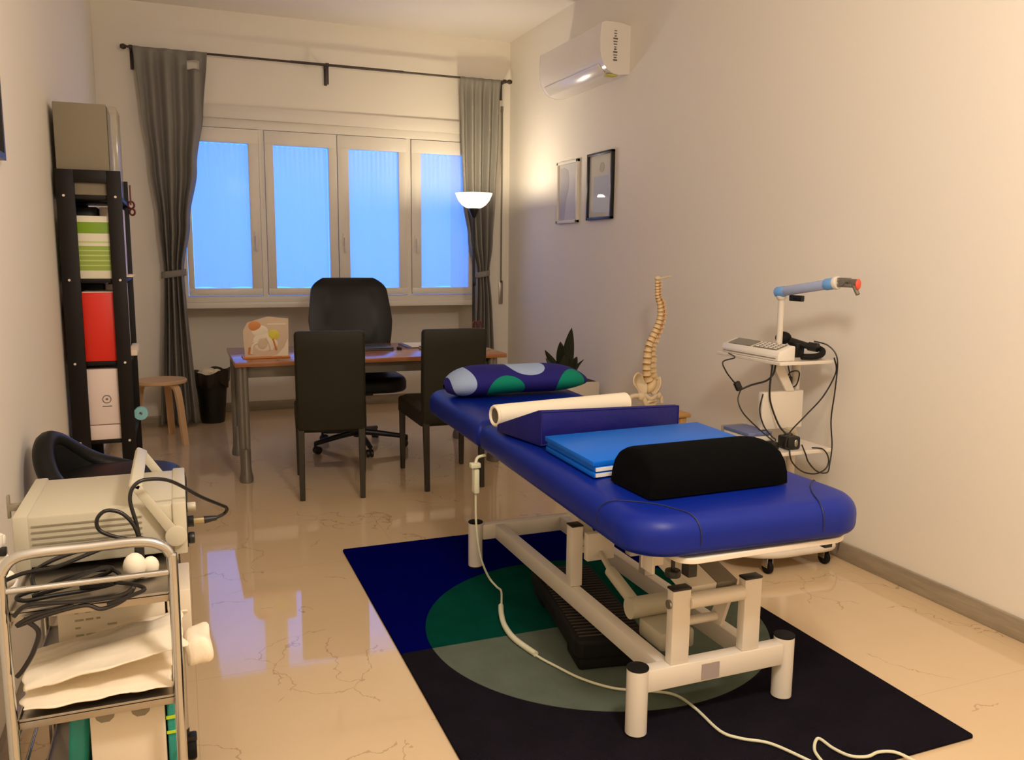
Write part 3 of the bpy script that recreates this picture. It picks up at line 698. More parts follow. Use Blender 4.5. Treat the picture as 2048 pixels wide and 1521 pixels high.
# ================================================================ PLANT
t = thing('potted_plant', 'dark leafy plant in a pale square planter by the right wall', 'plant', (2.54, 5.25, 0))
part('planter', G().box(2.38, 2.70, 5.10, 5.40, 0, .50, .006), 'planter', t)
part('soil', G().box(2.40, 2.68, 5.12, 5.38, .495, .503), 'soil', t)
def leaf(base, tip, w, bend, tw=0):
    base, tip = V(base), V(tip); d = tip-base; L = d.length; s = V((math.cos(tw), math.sin(tw), 0)); n = d.normalized().cross(s).normalized()
    def f(u, v):
        a = (u-.5)*2; ww = w*math.sin(PI*min(1, v*.93+.07))**.8*(1-v*.15)
        return base+d*v+n*(bend*math.sin(PI*v)+.25*ww*a*a)+s*(ww*a)
    return G().grid(f, 6, 14)
LV = [((2.50, 5.22, .50), (2.515, 5.18, .875), .045, .03, -.3), ((2.48, 5.24, .50), (2.36, 5.28, .715), .035, .02, -.5), ((2.47, 5.22, .50), (2.34, 5.22, .665), .028, -.02, -.2), ((2.53, 5.2, .50), (2.60, 5.15, .655), .022, .02, .2), ((2.50, 5.25, .50), (2.44, 5.2, .78), .045, .02, -.4), ((2.51, 5.25, .5), (2.52, 5.3, .70), .05, .03, -.2), ((2.48, 5.2, .5), (2.45, 5.15, .69), .045, .01, -.3), ((2.53, 5.2, .5), (2.53, 5.12, .68), .04, .02, .0)]
for b, e, w, bd_, tw in LV: solidify(part('leaf', leaf(b, e, w, bd_, tw), 'leaf', t, smooth=180), .002)

# ================================================================ SPINE MODEL ON A WOODEN STOOL
t = thing('side_table', 'small pine wood stool by the right wall under the spine model', 'stool', (2.42, 4.02, 0))
part('top', G().box(2.22, 2.61, 3.84, 4.12, .485, .508, .006), 'stool_wood', t)
part('apron', G().box(2.25, 2.58, 3.865, 3.88, .42, .485).box(2.25, 2.58, 4.08, 4.095, .42, .485).box(2.25, 2.265, 3.88, 4.08, .42, .485).box(2.565, 2.58, 3.88, 4.08, .42, .485), 'stool_wood', t)
for x in (2.26, 2.57):
    for y in (3.875, 4.085): part('leg', G().box(x-.02, x+.02, y-.02, y+.02, 0, .485, .003), 'stool_wood', t)
yS = 4.0
t = thing('spine_model', 'beige anatomical spine and pelvis model standing in front of the right wall', 'spine model', (2.42, yS, .536))
sp_ = [(2.431, .672), (2.414, .715), (2.410, .759), (2.411, .797), (2.415, .847), (2.423, .885), (2.447, .931), (2.469, .977), (2.484, 1.026), (2.486, 1.07), (2.477, 1.114), (2.464, 1.141), (2.460, 1.19), (2.459, 1.235)]
def spine_at(q):
    k = q*(len(sp_)-1); i = min(int(k), len(sp_)-2); f = k-i; g_ = lambda j: V(sp_[min(max(j, 0), len(sp_)-1)])
    p0, p1, p2, p3 = g_(i-1), g_(i), g_(i+1), g_(i+2)
    p = .5*((2*p1)+(p2-p0)*f+(2*p0-5*p1+4*p2-p3)*f*f+(3*p1-p0-3*p2+p3)*f**3)
    return p
ps = [spine_at(i/400) for i in range(401)]; cum = [0]
for a, b in zip(ps, ps[1:]): cum.append(cum[-1]+(b-a).length)
sizes = [1.0]*5+[.86, .84, .82, .80, .78, .76, .73, .70, .67, .64, .62, .60]+[.48]*7
tot = sum(sizes); acc = 0
dg = G(); cord = []
for k, s in enumerate(sizes):
    mid = (acc+s/2)/tot*cum[-1]; i = next(j for j, c in enumerate(cum) if c >= mid); p = ps[i]; q = ps[min(i+3, 400)]-ps[max(i-3, 0)]
    ang = math.atan2(q.x, q.y); h = s/tot*cum[-1]; R = Matrix.Translation((p.x, yS, p.y)) @ Matrix.Rotation(ang, 4, 'Y')
    w = .041 if k < 5 else (.037-.012*(k-5)/12 if k < 17 else .022)
    g = G().lathe([(.4*w, -h*.38), (w*.62, -h*.36), (w*.52, 0), (w*.62, h*.36), (.4*w, h*.38)], (0, 0, 0), 18)
    g.box(w*.5, w*1.0, -w*.38, w*.38, -h*.22, h*.25, .002)                      # arch
    L = w*1.9 if k < 5 else (w*1.75 if k < 17 else w*1.5)
    g.box(w*.8, L*.85, -.0028, .0028, -h*.35, h*.15, .001, mx=Matrix.Rotation(.35, 4, 'Y'))   # spinous process
    for sd in (-1, 1): g.cyl((w*.6, sd*w*.3, 0), (w*.8, sd*w*1.05, h*.05), .0042, .003, 8)
    g.bm.transform(R); part('vertebra', g, 'bone', t)
    if k < 23:
        e = (acc+s)/tot*cum[-1]; j = next((j for j, c in enumerate(cum) if c >= e), 400); pp = ps[j]
        g2 = G().lathe([(w*.45, -h*.14), (w*.56, -h*.1), (w*.56, h*.1), (w*.45, h*.14)], (0, 0, 0), 16)
        g2.bm.transform(Matrix.Translation((pp.x, yS, pp.y)) @ Matrix.Rotation(ang, 4, 'Y')); part('disc', g2, 'disc', t)
    cord.append(R @ V((w*.62, -w*.45, 0))); acc += s
part('artery', G().tube(cord[8:], .0022, 6, 3), 'artery', t, 'thin red-brown artery line')
part('occiput', G().sph((2.50, yS, 1.25), .05, (1.0, .5, .10), 16, Matrix.Rotation(-.2, 4, 'Y')).sph((2.46, yS, 1.246), .018, (1, 1, .7), 12), 'bone_pale', t)
part('base_plate', G().box(2.27, 2.53, 3.91, 4.05, .5085, .536, .004), 'bone_pale', t)
part('sacrum', G().sph((2.447, yS+.01, .645), .038, (.7, .8, 1.25), 18, Matrix.Rotation(.55, 4, 'Y')), 'bone', t)
def blade(pts, bulge, yb):   # pts: (x, z, y offset) outline fan round a centre -> dished iliac blade
    cx_ = sum(p[0] for p in pts)/len(pts); cz_ = sum(p[1] for p in pts)/len(pts)
    def f(u, v):
        k = u*len(pts); i = int(k) % len(pts); fr = k-int(k); a0, a1, a2, a3 = [V(pts[(i+j-1) % len(pts)]) for j in range(4)]
        p = .5*((2*a1)+(a2-a0)*fr+(2*a0-5*a1+4*a2-a3)*fr*fr+(3*a1-a0-3*a2+a3)*fr**3)
        r = v
        return V((cx_+(p.x-cx_)*r, yb+p.z*r+bulge*(1-r*r), cz_+(p.y-cz_)*r))
    return G().grid(f, 48, 8, closed=True)
pw = part('pelvis_wing', blade([(2.385, .712, .0), (2.345, .729, -.02), (2.306, .708, -.045), (2.300, .672, -.055), (2.325, .640, -.055), (2.345, .606, -.055), (2.375, .590, -.045), (2.405, .612, -.02), (2.420, .650, .0), (2.400, .680, .005)], .028, yS), 'bone_pale', t, smooth=180); solidify(pw, .008)
pw = part('pelvis_wing', blade([(2.492, .697, .0), (2.499, .690, -.01), (2.497, .655, -.02), (2.480, .620, -.02), (2.462, .600, -.015), (2.448, .600, .0), (2.452, .622, .01), (2.475, .650, .01)], .012, yS), 'bone_pale', t, smooth=180); solidify(pw, .010)
g = G().tube([(2.350, yS-.05, .612), (2.362, yS-.065, .585), (2.378, yS-.065, .556), (2.41, yS-.055, .549), (2.44, yS-.04, .556), (2.462, yS-.01, .585), (2.468, yS+.005, .612)], .015, 10, 5)
g.tube([(2.365, yS-.062, .612), (2.395, yS-.072, .588), (2.42, yS-.07, .592), (2.445, yS-.05, .600)], .012, 10, 5)
g.tube([(2.37, yS-.065, .56), (2.40, yS-.072, .575), (2.435, yS-.06, .575)], .010, 10, 5)
g.sph((2.348, yS-.055, .600), .026, (1, 1, 1), 16).sph((2.492, yS+.005, .590), .022, (1, 1, 1), 16).sph((2.395, yS-.055, .5485), .014, (1.6, 1, .9), 14)
g.tube([(2.345, yS-.055, .600), (2.315, yS-.058, .606), (2.285, yS-.052, .598), (2.275, yS-.05, .560), (2.277, yS-.05, .545)], .014, 10, 4)
g.tube([(2.492, yS+.005, .592), (2.51, yS, .580), (2.515, yS, .548)], .012, 10, 4)
part('pelvis_base', g, 'bone_pale', t)

# ================================================================ RUG
rx0, rx1, ry0, ry1 = .655, 2.07, 1.565, 3.722
solo('rug', 'rectangular blue and navy rug with a green and grey circle under the treatment table', 'rug', G().slab(rx0, rx1, ry0, ry1, 0.001, .012, (.01, .01, .01, .01), .006), 'rug', (1.395, 2.625, 0))

# ================================================================ TREATMENT TABLE
Z0 = .012
t = thing('treatment_table', 'blue padded physiotherapy treatment table on a white frame standing on the rug', 'treatment table', (1.41, 2.6, Z0))
legs = [(1.158, 1.915), (1.686, 1.935), (1.158, 3.30), (1.67, 3.30)]
for x, y in legs:
    l = part('leg', G().cyl((x, y, Z0+.008), (x, y, .212), .031, seg=36), 'white_metal', t)
    part('leg_cap', G().cyl((x, y, .212), (x, y, .218), .032, seg=36, bev=.002), 'black_rubber', l)
    part('foot_pad', G().cyl((x, y, Z0), (x, y, Z0+.008), .029, seg=30), 'black_rubber', l)
for (xa, ya), (xb, yb) in ((legs[0], legs[1]), (legs[2], legs[3])):
    y = (ya+yb)/2; part('cross_rail', G().box(xa+.028, xb-.028, y-.022, y+.022, .137, .203, .003), 'white_metal', t)
for x in (1.262, 1.575): part('long_rail', G().box(x-.02, x+.02, 1.945, 3.28, .137, .201, .003), 'white_metal', t)
part('type_plate', G().box(1.365, 1.425, 1.900, 1.903, .145, .192), 'plate_grey', t, 'small grey type plate')
for x in (1.292, 1.539):
    p = part('post', G().box(x-.030, x+.030, 1.908, 1.940, .2035, .425, .003), 'white_metal', t)
    part('post_cap', G().box(x-.031, x+.031, 1.907, 1.941, .425, .432, .002), 'black_plastic', p)
for x in (1.268, 1.568):
    p = part('post', G().box(x-.022, x+.022, 2.53, 2.575, .2015, .42, .003), 'white_metal', t)
    part('post_cap', G().box(x-.023, x+.023, 2.529, 2.576, .42, .426, .002), 'black_plastic', p)
part('bolt', G().cyl((1.2605, 1.924, .383), (1.255, 1.924, .383), .013, seg=20), 'steel', t)
part('pivot_tube', G().cyl((1.322, 1.924, .383), (1.509, 1.924, .383), .023, seg=28), 'white_metal', t)
part('pivot_tube', G().cyl((1.33, 2.02, .272), (1.50, 2.02, .272), .014, seg=24), 'white_metal', t)
part('pivot_tube', G().cyl((1.29, 2.553, .36), (1.546, 2.553, .36), .022, seg=24), 'white_metal', t)
# lift arms: front pair of plates rising to the cushion frame
def arm(x0_, x1_, a, b, th, mname):
    (ya, za), (yb, zb) = a, b; d = V((yb-ya, zb-za)).normalized(); n = V((-d.y, d.x))*th/2
    return G().prism([(ya+n.x, za+n.y), (yb+n.x, zb+n.y), (yb-n.x, zb-n.y), (ya-n.x, za-n.y)], 'x', x0_, x1_, .002)
part('lift_arm', arm(1.345, 1.432, (1.945, .395), (2.72, .575), .045, ''), 'white_metal', t)
part('lift_panel', arm(1.434, 1.505, (1.945, .395), (2.72, .575), .045, ''), 'grey_panel', t, 'grey panel of the lift arm')
part('arm_plate', G().prism([(1.94, .40), (1.98, .40), (2.05, .262), (2.03, .25), (1.995, .25)], 'x', 1.49, 1.502), 'white_metal', t)
part('arm_plate', G().prism([(1.94, .40), (1.98, .40), (2.05, .262), (2.03, .25), (1.995, .25)], 'x', 1.345, 1.357), 'white_metal', t)
part('bracket', G().box(1.293, 1.40, 2.50, 2.53, .30, .40, .003).box(1.40, 1.46, 2.42, 2.53, .36, .40, .003).box(1.46, 1.546, 2.49, 2.53, .30, .405, .003), 'white_metal', t)
part('lift_arm', arm(1.31, 1.345, (2.56, .37), (3.0, .585), .04, ''), 'white_metal', t)
part('lift_arm', arm(1.49, 1.525, (2.56, .37), (3.0, .585), .04, ''), 'white_metal', t)
a = part('actuator', G().cyl((1.345, 2.50, .325), (1.325, 2.38, .30), .010, seg=16).cyl((1.325, 2.39, .302), (1.315, 2.20, .262), .020, seg=20), 'beige_metal', t, 'beige actuator cylinder')
part('motor', G().cyl((1.29, 2.20, .252), (1.47, 2.20, .252), .034, seg=24).box(1.32, 1.44, 2.05, 2.19, .165, .225, .01), 'beige_metal', t)
# cushion frame, knobs
part('cushion_frame', G().slab(1.17, 1.745, 1.735, 3.02, .576, .5915, (.05, .08, .02, .02), .003), 'white_metal', t)
part('end_bracket', G().box(1.185, 1.255, 1.955, 1.965, .49, .5755, .002).box(1.185, 1.192, 1.90, 1.955, .49, .5755, .002), 'white_metal', t)
for x, z in ((1.235, .52), (1.69, .545)):
    k = part('stop_block', G().box(x-.014, x+.014, 1.78, 1.815, z, .5755, .003), 'black_plastic', t)
part('knob', G().cyl((1.225, 1.86, .495), (1.225, 1.86, .515), .022, seg=18, bev=.004).cyl((1.225, 1.86, .515), (1.225, 1.86, .5755), .006, seg=10), 'black_plastic', t)
CX0, CX1, CY0, CRR, CE = 1.035, 1.79, 1.722, .13, .052
def warp(x, y): return x+.052*(y-1.70)/1.36*(1.79-x)/.755, y-.03*(x-1.42)/.755*max(0, (2.4-y)/.7)
g = G().slab(CX0, CX1, CY0, 3.06, .597, .702, (CRR, CRR, .02, .02), CE, crown=.004)
for v in g.bm.verts: v.co.x, v.co.y = warp(v.co.x, v.co.y)
mc = part('cushion', g, 'blue_vinyl', t, smooth=70)
def on_top(x, y):        # height of the cushion surface over a plan point
    dx, dy = min(x-CX0, CX1-x), y-CY0
    d = CRR-math.hypot(CRR-dx, CRR-dy) if dx < CRR and dy < CRR else min(dx, dy)
    k = min(1, max(0, d)/CE); z = .702-CE*(1-math.sqrt(max(0, 1-(1-k)**2)))+(.004*min(1, (d-CE)/.06) if d > CE else 0)
    wx, wy = warp(x, y); return (wx, wy, z+.0006)
# corner seams
for s_ in (1, -1):
    X_ = lambda q: CX0+q if s_ > 0 else CX1-q
    pl = [(.0, .24), (.012, .232), (.035, .215), (.07, .185), (.105, .150), (.135, .112), (.158, .075), (.172, .045), (.180, .022), (.184, .006), (.185, .0)]
    pts = [on_top(X_(a), CY0+b) for a, b in pl]; pts = [(pts[0][0], pts[0][1], .63)]+pts+[(pts[-1][0], pts[-1][1]+.001, .625)]
    part('seam', G().tube(pts, .0024, 6, 5), 'seam', mc)
mh = Matrix.Translation((0, 3.08, .62)) @ Matrix.Rotation(math.radians(1.4), 4, 'X') @ Matrix.Translation((0, -3.08, -.62))
hc = part('head_cushion', G().slab(1.088, 1.795, 3.085, 3.87, .594, .702, (.02, .02, .12, .12), .050, mx=mh, crown=.004), 'blue_vinyl', t, smooth=70)
g = G().box(1.20, 1.62, 3.10, 3.60, .575, .592, .002, mx=mh)
part('head_frame', g, 'white_metal', t)
# hand control and cord
t = thing('hand_control', 'white hand control hung on the treatment table, its cord lying over the rug', 'remote control', (1.07, 3.02, .43))
part('handset', G().box(1.050, 1.072, 3.005, 3.045, .43, .53, .006), 'cable_w', t)
part('holder', G().tube([(1.061, 3.02, .53), (1.06, 3.02, .555), (1.07, 3.02, .575), (1.10, 3.02, .5805)], .006, 8, 5).box(1.035, 1.075, 3.0, 3.03, .535, .555, .004), 'cable_w', t)
Zr = .0185
part('cord', G().tube([(1.062, 3.025, .432), (1.066, 3.03, .30), (1.09, 3.05, .16), (1.13, 3.06, .06), (1.155, 3.03, .024), (1.16, 2.99, Zr), (1.115, 2.87, Zr), (1.08, 2.78, Zr+.002), (1.055, 2.68, Zr+.002), (1.05, 2.57, Zr+.002), (1.075, 2.44, Zr), (1.105, 2.35, Zr), (1.15, 2.24, Zr), (1.22, 2.15, Zr), (1.31, 2.10, Zr), (1.375, 2.05, Zr), (1.39, 1.96, Zr), (1.387, 1.833, Zr), (1.42, 1.78, Zr), (1.481, 1.731, Zr), (1.523, 1.638, Zr), (1.54, 1.585, Zr)], .0044, 8, 6), 'cable_w', t)
part('cord_sleeve', G().tube([(1.105, 2.85, Zr+.004), (1.08, 2.78, Zr+.004), (1.055, 2.68, Zr+.004), (1.05, 2.57, Zr+.004), (1.075, 2.44, Zr+.004)], .0105, 10, 6), 'cable_w', t)
solo('mains_cable', 'loop of pale mains cable on the near edge of the rug', 'cable', G().tube([(1.555, 1.60, Zr), (1.575, 1.66, Zr), (1.625, 1.702, Zr), (1.63, 1.65, Zr), (1.648, 1.604, Zr), (1.69, 1.585, Zr), (1.734, 1.590, Zr), (1.775, 1.575, Zr), (1.80, 1.545, .012), (1.82, 1.48, .006), (1.83, 1.40, .006)], .0044, 8, 6), 'cable_w')

# step platform under the table
a = math.radians(-9.9)
t = thing('step_platform', 'black ribbed aerobic step lying on the rug under the treatment table', 'step', (1.335, 2.60, Z0), a, local=True)
part('platform', G().slab(-.125, .125, -.34, .34, .045, .108, (.035,)*4, .014), 'black_rubber', t)
g = G()
for k in range(26):
    y = -.30+k*.024
    g.box(-.108, .108, y-.0015, y+.0015, .1075, .1115)
M['rib_grey'] = mat('rib_grey', (74, 68, 60), .6, spec=.2)
part('ribs', g, 'rib_grey', t)
for y in (-.25, .25): part('foot', G().box(-.115, .115, y-.075, y+.075, .0, .05, .012), 'black_rubber', t)

# ================================================================ THINGS ON THE TABLE
def pil(u, v):
    a = 2*PI*u; x = -.36+.72*v; e = max(0, 1-abs(x/.36)**(3.0 if x > 0 else 5.5))**(.80 if x > 0 else .62)
    rz = .009+.059*e*(1-.06*math.cos(x*12)); ry = .012+.125*e
    return V((x, ry*math.cos(a), .070+rz*math.sin(a)-.024*abs(x/.36)**4))
g = G().grid(pil, 40, 48, closed=True); bmesh.ops.remove_doubles(g.bm, verts=g.bm.verts[:], dist=1e-5)
g.bm.transform(Matrix.Scale(1, 4))
PZ = .756
o = solo('pillow', 'dark blue pillow with green and pale blue dots on the head of the treatment table', 'pillow', g, 'pillow', (0, 0, 0), smooth=180)
o.location = (1.47, 3.60, .7215); o.rotation_euler = (math.radians(1.4), 0, math.radians(-1))
t = thing('paper_roll', 'long white paper roll lying across the treatment table behind the blue wedge', 'paper roll', (1.4, 3.02, .704))
ra, rb = V((1.115, 2.945, .752)), V((1.735, 3.045, .752))
part('paper', G().cyl(ra, rb, .043, seg=40), 'paper', t)
d = (rb-ra).normalized()
part('core', G().cyl(ra-d*.002, ra+d*.01, .029, seg=32), 'notebook', t)
g = G().tube([ra-d*.0035+V((0, 0, 0))+(V((0, 0, 1))*math.cos(k)+d.cross(V((0, 0, 1)))*math.sin(k))*.036 for k in [i*PI/8 for i in range(16)]], .0065, 8, 1, True)
part('paper_end', g, 'paper', t)
# wedge (front tall, sloping to the back) rotated
a = math.radians(10)
t = thing('wedge_cushion', 'dark blue wedge cushion standing across the treatment table', 'cushion', (1.142, 2.575, .7075), a, local=True)
g = G().prism([(0, 0), (0, .125), (.02, .127), (.30, .028), (.30, 0)], 'x', 0, .635, .006)
tp_ = lambda v: 1-.27*max(0, v.co.x)/.635
for v in g.bm.verts: v.co.z *= tp_(v)
part('cover', g, 'wedge', t, smooth=35)
part('seam', G().tube([(.002, .001, .122), (.633, .001, .090)], .003, 6, 1).tube([(.002, .001, .005), (.633, .001, .005)], .003, 6, 1).tube([(.002, .001, .004), (.002, .001, .122)], .003, 6, 1).tube([(.633, .001, .004), (.633, .001, .090)], .003, 6, 1), 'wedge', t)
# folded mat
t = thing('folded_mat', 'light blue folded exercise mat lying on the treatment table', 'mat', (1.45, 2.33, .7075))
for k, z in enumerate((.7075, .7250, .7425)):
    dx = (0, .004, -.004)[k]
    g = G().prism([(1.125+dx, 2.145), (1.755+dx, 2.21), (1.765, 2.56), (1.135+dx, 2.52)], 'z', z, z+.0165, .003)
    l = part('mat_layer', g, 'mat_blue', t)
    if k < 2: part('foam_edge', G().prism([(1.13, 2.142), (1.75, 2.206), (1.75, 2.21), (1.13, 2.148)], 'z', z+.003, z+.014), 'white_foam', l)
# bolster
g = G()
sec = [(-.112, .0), (-.113, .035), (-.106, .07), (-.088, .095), (-.06, .110), (-.02, .116), (.02, .116), (.06, .110), (.088, .095), (.106, .07), (.113, .035), (.112, .0)]
tb = bmesh.new(); rings = []
for x, k in ((-.238, .86), (-.236, .93), (-.226, .98), (-.205, 1.0), (-.1, 1.0), (0, 1.0), (.1, 1.0), (.205, 1.0), (.226, .98), (.236, .93), (.238, .86)):
    rings.append([tb.verts.new((x-math.copysign(.22*(z*k)**1.2, x)*(1 if abs(x) > .2 else 0), y*k, z*k)) for y, z in sec])
n = len(sec)
for p, q in zip(rings, rings[1:]):
    for i in range(n): tb.faces.new((p[i], p[(i+1) % n], q[(i+1) % n], q[i]))
tb.faces.new(rings[0][::-1]); tb.faces.new(rings[-1]); bmesh.ops.recalc_face_normals(tb, faces=tb.faces[:])
g.merge(tb)
o = solo('bolster_cushion', 'black velour half-round bolster on the near end of the treatment table', 'cushion', g, 'black_fur', (0, 0, 0), smooth=75)
o.location = (1.395, 2.00, .7110); o.rotation_euler = (0, 0, math.radians(1.5))

# ================================================================ EQUIPMENT CART (right)
t = thing('equipment_cart', 'white wheeled equipment cart by the right wall behind the treatment table', 'cart', (2.48, 3.0, 0))
part('base_frame', G().tube([(2.21, 3.26, .088), (2.21, 2.93, .088), (2.27, 2.84, .088), (2.37, 2.795, .088), (2.52, 2.79, .088), (2.64, 2.79, .088), (2.685, 2.82, .088), (2.69, 2.93, .088), (2.69, 3.26, .088)], .019, 14, 6), 'white_metal', t)
part('base_tray', G().slab(2.225, 2.68, 2.81, 3.24, 0.085, .097, (.08, .04, .02, .02), .003), 'white_metal', t)
for x, y in ((2.335, 2.826), (2.655, 2.835), (2.25, 3.22), (2.67, 3.22)):
    c = part('caster', G().box(x-.017, x-.012, y-.03, y+.008, .03, .072, .001).box(x+.012, x+.017, y-.03, y+.008, .03, .072, .001).cyl((x, y, .066), (x, y, .072), .018, seg=16), 'steel', t)
    part('wheel', G().cyl((x-.011, y-.014, .030), (x+.011, y-.014, .030), .030, seg=24, bev=.004), 'black_rubber', c)
part('column', G().cyl((2.605, 3.02, .098), (2.605, 3.02, .912), .020, seg=24), 'white_metal', t)
part('column_box', G().box(2.46, 2.53, 3.03, 3.08, .098, .522, .004), 'white_metal', t)
part('mid_shelf', G().slab(2.27, 2.64, 2.80, 3.24, .522, .538, (.01,)*4, .003), 'white_metal', t)
part('panel', G().box(2.375, 2.60, 2.955, 2.985, .606, .775, .004), 'white_metal', t)
part('top_shelf', G().slab(2.365, 2.665, 2.84, 3.30, .908, .922, (.008,)*4, .003), 'white_metal', t)
part('brace', G().prism([(2.41, .905), (2.47, .905), (2.545, .775), (2.50, .775)], 'y', 2.95, 2.975, .002), 'white_metal', t)
part('arm_pole', G().cyl((2.485, 3.0, .922), (2.472, 2.985, 1.185), .0135, seg=20), 'white_metal', t)
part('arm_joint', G().sph((2.470, 2.985, 1.20), .024, (1, 1, 1.1), 16), 'white_metal', t)
A0, A1 = V((2.462, 2.985, 1.215)), V((2.50, 2.70, 1.262))
ar = part('arm', G().cyl(A0, A1, .021, seg=24, bev=.004), 'sleeve', t, 'pale blue wrapped arm')
dd = (A1-A0).normalized()
part('arm_end', G().cyl(A0-dd*.02, A0+dd*.03, .0235, seg=24, bev=.006), 'sleeve_b', ar)
part('arm_end', G().cyl(A1-dd*.045, A1, .0245, seg=24, bev=.004), 'sleeve_b', ar)
part('collar', G().cyl(A1, A1+dd*.02, .027, seg=24, bev=.003), 'white_plastic', ar)
part('lever', G().box(2.473, 2.491, 2.86, 2.94, 1.178, 1.204, .004), 'black_plastic', ar)
part('clamp', G().box(2.49, 2.515, 2.60, 2.685, 1.248, 1.262, .003).box(2.492, 2.512, 2.62, 2.68, 1.268, 1.286, .003).cyl((2.485, 2.65, 1.266), (2.52, 2.65, 1.266), .014, seg=16).box(2.493, 2.512, 2.575, 2.62, 1.258, 1.282, .003).cyl((2.502, 2.60, 1.262), (2.502, 2.572, 1.222), .0085, seg=12), 'grey_metal', ar)
part('clamp_tip', G().sph((2.502, 2.574, 1.262), .020, (.7, .35, 1.1), 14), 'pink_red', ar, 'red clamp tip')
# control unit
t = thing('therapy_device', 'white control unit with grey screen on the top shelf of the equipment cart', 'device', (2.44, 3.06, .922))
g = G().prism([(2.375, .923), (2.466, .923), (2.466, .985), (2.455, .988), (2.384, .965), (2.375, .945)], 'y', 2.87, 3.27, .003)
part('housing', g, 'white_plastic', t, smooth=30)
sl = Matrix.Translation((2.384, 0, .9665)) @ Matrix.Rotation(-math.atan2(.023, .071), 4, 'Y')
part('screen', G().box(.006, .068, 3.08, 3.24, -.001, .002, mx=sl), 'lcd', t)
part('keypad', G().box(.006, .068, 2.90, 3.06, -.001, .002, mx=sl), 'grey_panel', t)
g = G()
for i in range(4):
    for j in range(5): g.box(.010+i*.0145, .019+i*.0145, 2.908+j*.03, 2.926+j*.03, .002, .005, .001, mx=sl)
part('buttons', g, 'white_plastic', t)
part('side_groove', G().box(2.3735, 2.376, 2.885, 3.255, .932, .936), 'beige_dark', t)
solo('tablet_remote', 'small white handset lying behind the control unit on the cart', 'handset', G().box(2.55, 2.62, 3.12, 3.27, .9225, .952, .004), 'white_plastic')
t = thing('applicator', 'black round applicator head on the equipment cart top', 'applicator', (2.57, 3.03, .922))
part('head', G().sph((2.548, 3.05, 1.004), .034, (1.1, 1, .85), 18), 'black_rubber', t)
part('handle', G().cyl((2.57, 3.03, .99), (2.60, 2.94, .975), .018, .014, 16).cyl((2.60, 2.94, .975), (2.615, 2.90, .972), .02, seg=16).box(2.555, 2.60, 2.965, 3.02, .9235, .985, .006), 'black_plastic', t)
t = thing('strap_roll', 'black curved strap lying on the near edge of the cart top', 'strap', (2.59, 2.88, .922))
part('strap', G().tube([(2.50, 2.865, .940), (2.56, 2.862, .939), (2.61, 2.872, .945), (2.642, 2.90, .957), (2.648, 2.93, .965)], .0135, 12, 6), 'black_rubber', t)
part('pad', G().box(2.555, 2.63, 2.885, 2.94, .9225, .932, .004), 'white_plastic', t)
# things on the lower shelf of the cart
ZM = .5385
t = thing('storage_box', 'slate blue plastic box on the middle shelf of the equipment cart', 'box', (2.36, 3.02, ZM))
part('box', G().box(2.30, 2.42, 2.94, 3.12, ZM, ZM+.045, .004), 'white_plastic', t)
part('lid', G().box(2.297, 2.423, 2.937, 3.123, ZM+.045, ZM+.062, .004), 'blue_box', t)
solo('power_adapter', 'small black adapter in front of the slate blue box on the cart', 'adapter', G().box(2.35, 2.395, 2.85, 2.90, ZM, ZM+.034, .007), 'black_plastic')
t = thing('probe_head', 'black square probe lying at the front of the cart middle shelf', 'probe', (2.455, 2.86, ZM))
part('body', G().box(2.42, 2.488, 2.825, 2.90, ZM, ZM+.058, .010), 'black_plastic', t)
part('dial', G().sph((2.462, 2.826, ZM+.03), .014, (.7, .3, 1.2), 12), 'steel', t)
g = G()
for k in range(5): g.box(-.004+k*.0012, -.003+k*.0012, -.03, .03, 0, .085, mx=Matrix.Translation((2.53, 2.90, ZM+.003)) @ Matrix.Rotation(math.radians(-22-9*k), 4, 'Y'))
solo('leaflet_bundle', 'fan of folded white leaflets leaning on the cart middle shelf', 'leaflets', g, 'paper')
solo('instrument_box', 'dark red box on the base tray of the equipment cart', 'box', G().box(2.37, 2.52, 2.84, 3.02, .0975, .12, .004), 'dark_red')
solo('document_pouch', 'white printed pouch on the base tray of the equipment cart', 'pouch', G().box(2.535, 2.645, 2.87, 3.0, .0985, .127, .004), 'paper')
# cables of the cart
def cab(label, pts, r=.0032, name='cable', m_='cable_b'):
    return solo(name, label, 'cable', G().tube(pts, r, 8, 7), m_)
cab('black cable in the longest loop at the right side of the equipment cart', [(2.60, 2.91, 1.0), (2.635, 2.86, .985), (2.655, 2.822, .93), (2.655, 2.822, .80), (2.66, 2.84, .66), (2.675, 2.84, .54), (2.66, 2.83, .46), (2.62, 2.80, .43), (2.55, 2.785, .445), (2.50, 2.785, .49), (2.48, 2.785, .53), (2.475, 2.805, .565)])
cab('black cable crossing the front of the cart panel from upper right to the probe', [(2.645, 2.83, .935), (2.655, 2.825, .87), (2.59, 2.82, .77), (2.50, 2.82, .69), (2.42, 2.82, .62), (2.40, 2.82, .56), (2.425, 2.82, .545)])
cab('thin black cable looping below the middle shelf of the cart', [(2.405, 2.80, .552), (2.41, 2.785, .50), (2.46, 2.774, .455), (2.53, 2.770, .44), (2.585, 2.77, .46), (2.60, 2.775, .50), (2.58, 2.79, .54), (2.54, 2.815, .5445)])
t = thing('plug_cable', 'black cable with an inline plug hanging left of the equipment cart', 'cable', (2.235, 2.95, .8))
part('cable', G().tube([(2.35, 3.18, .925), (2.25, 3.0, .93), (2.16, 2.96, .92), (2.17, 2.95, .88), (2.205, 2.95, .84), (2.222, 2.95, .825)], .0032, 8, 6), 'cable_b', t)
part('plug', G().box(-.014, .014, -.010, .010, -.020, .020, .005, mx=Matrix.Translation((2.236, 2.95, .812)) @ Matrix.Rotation(-.5, 4, 'Y')), 'black_plastic', t)
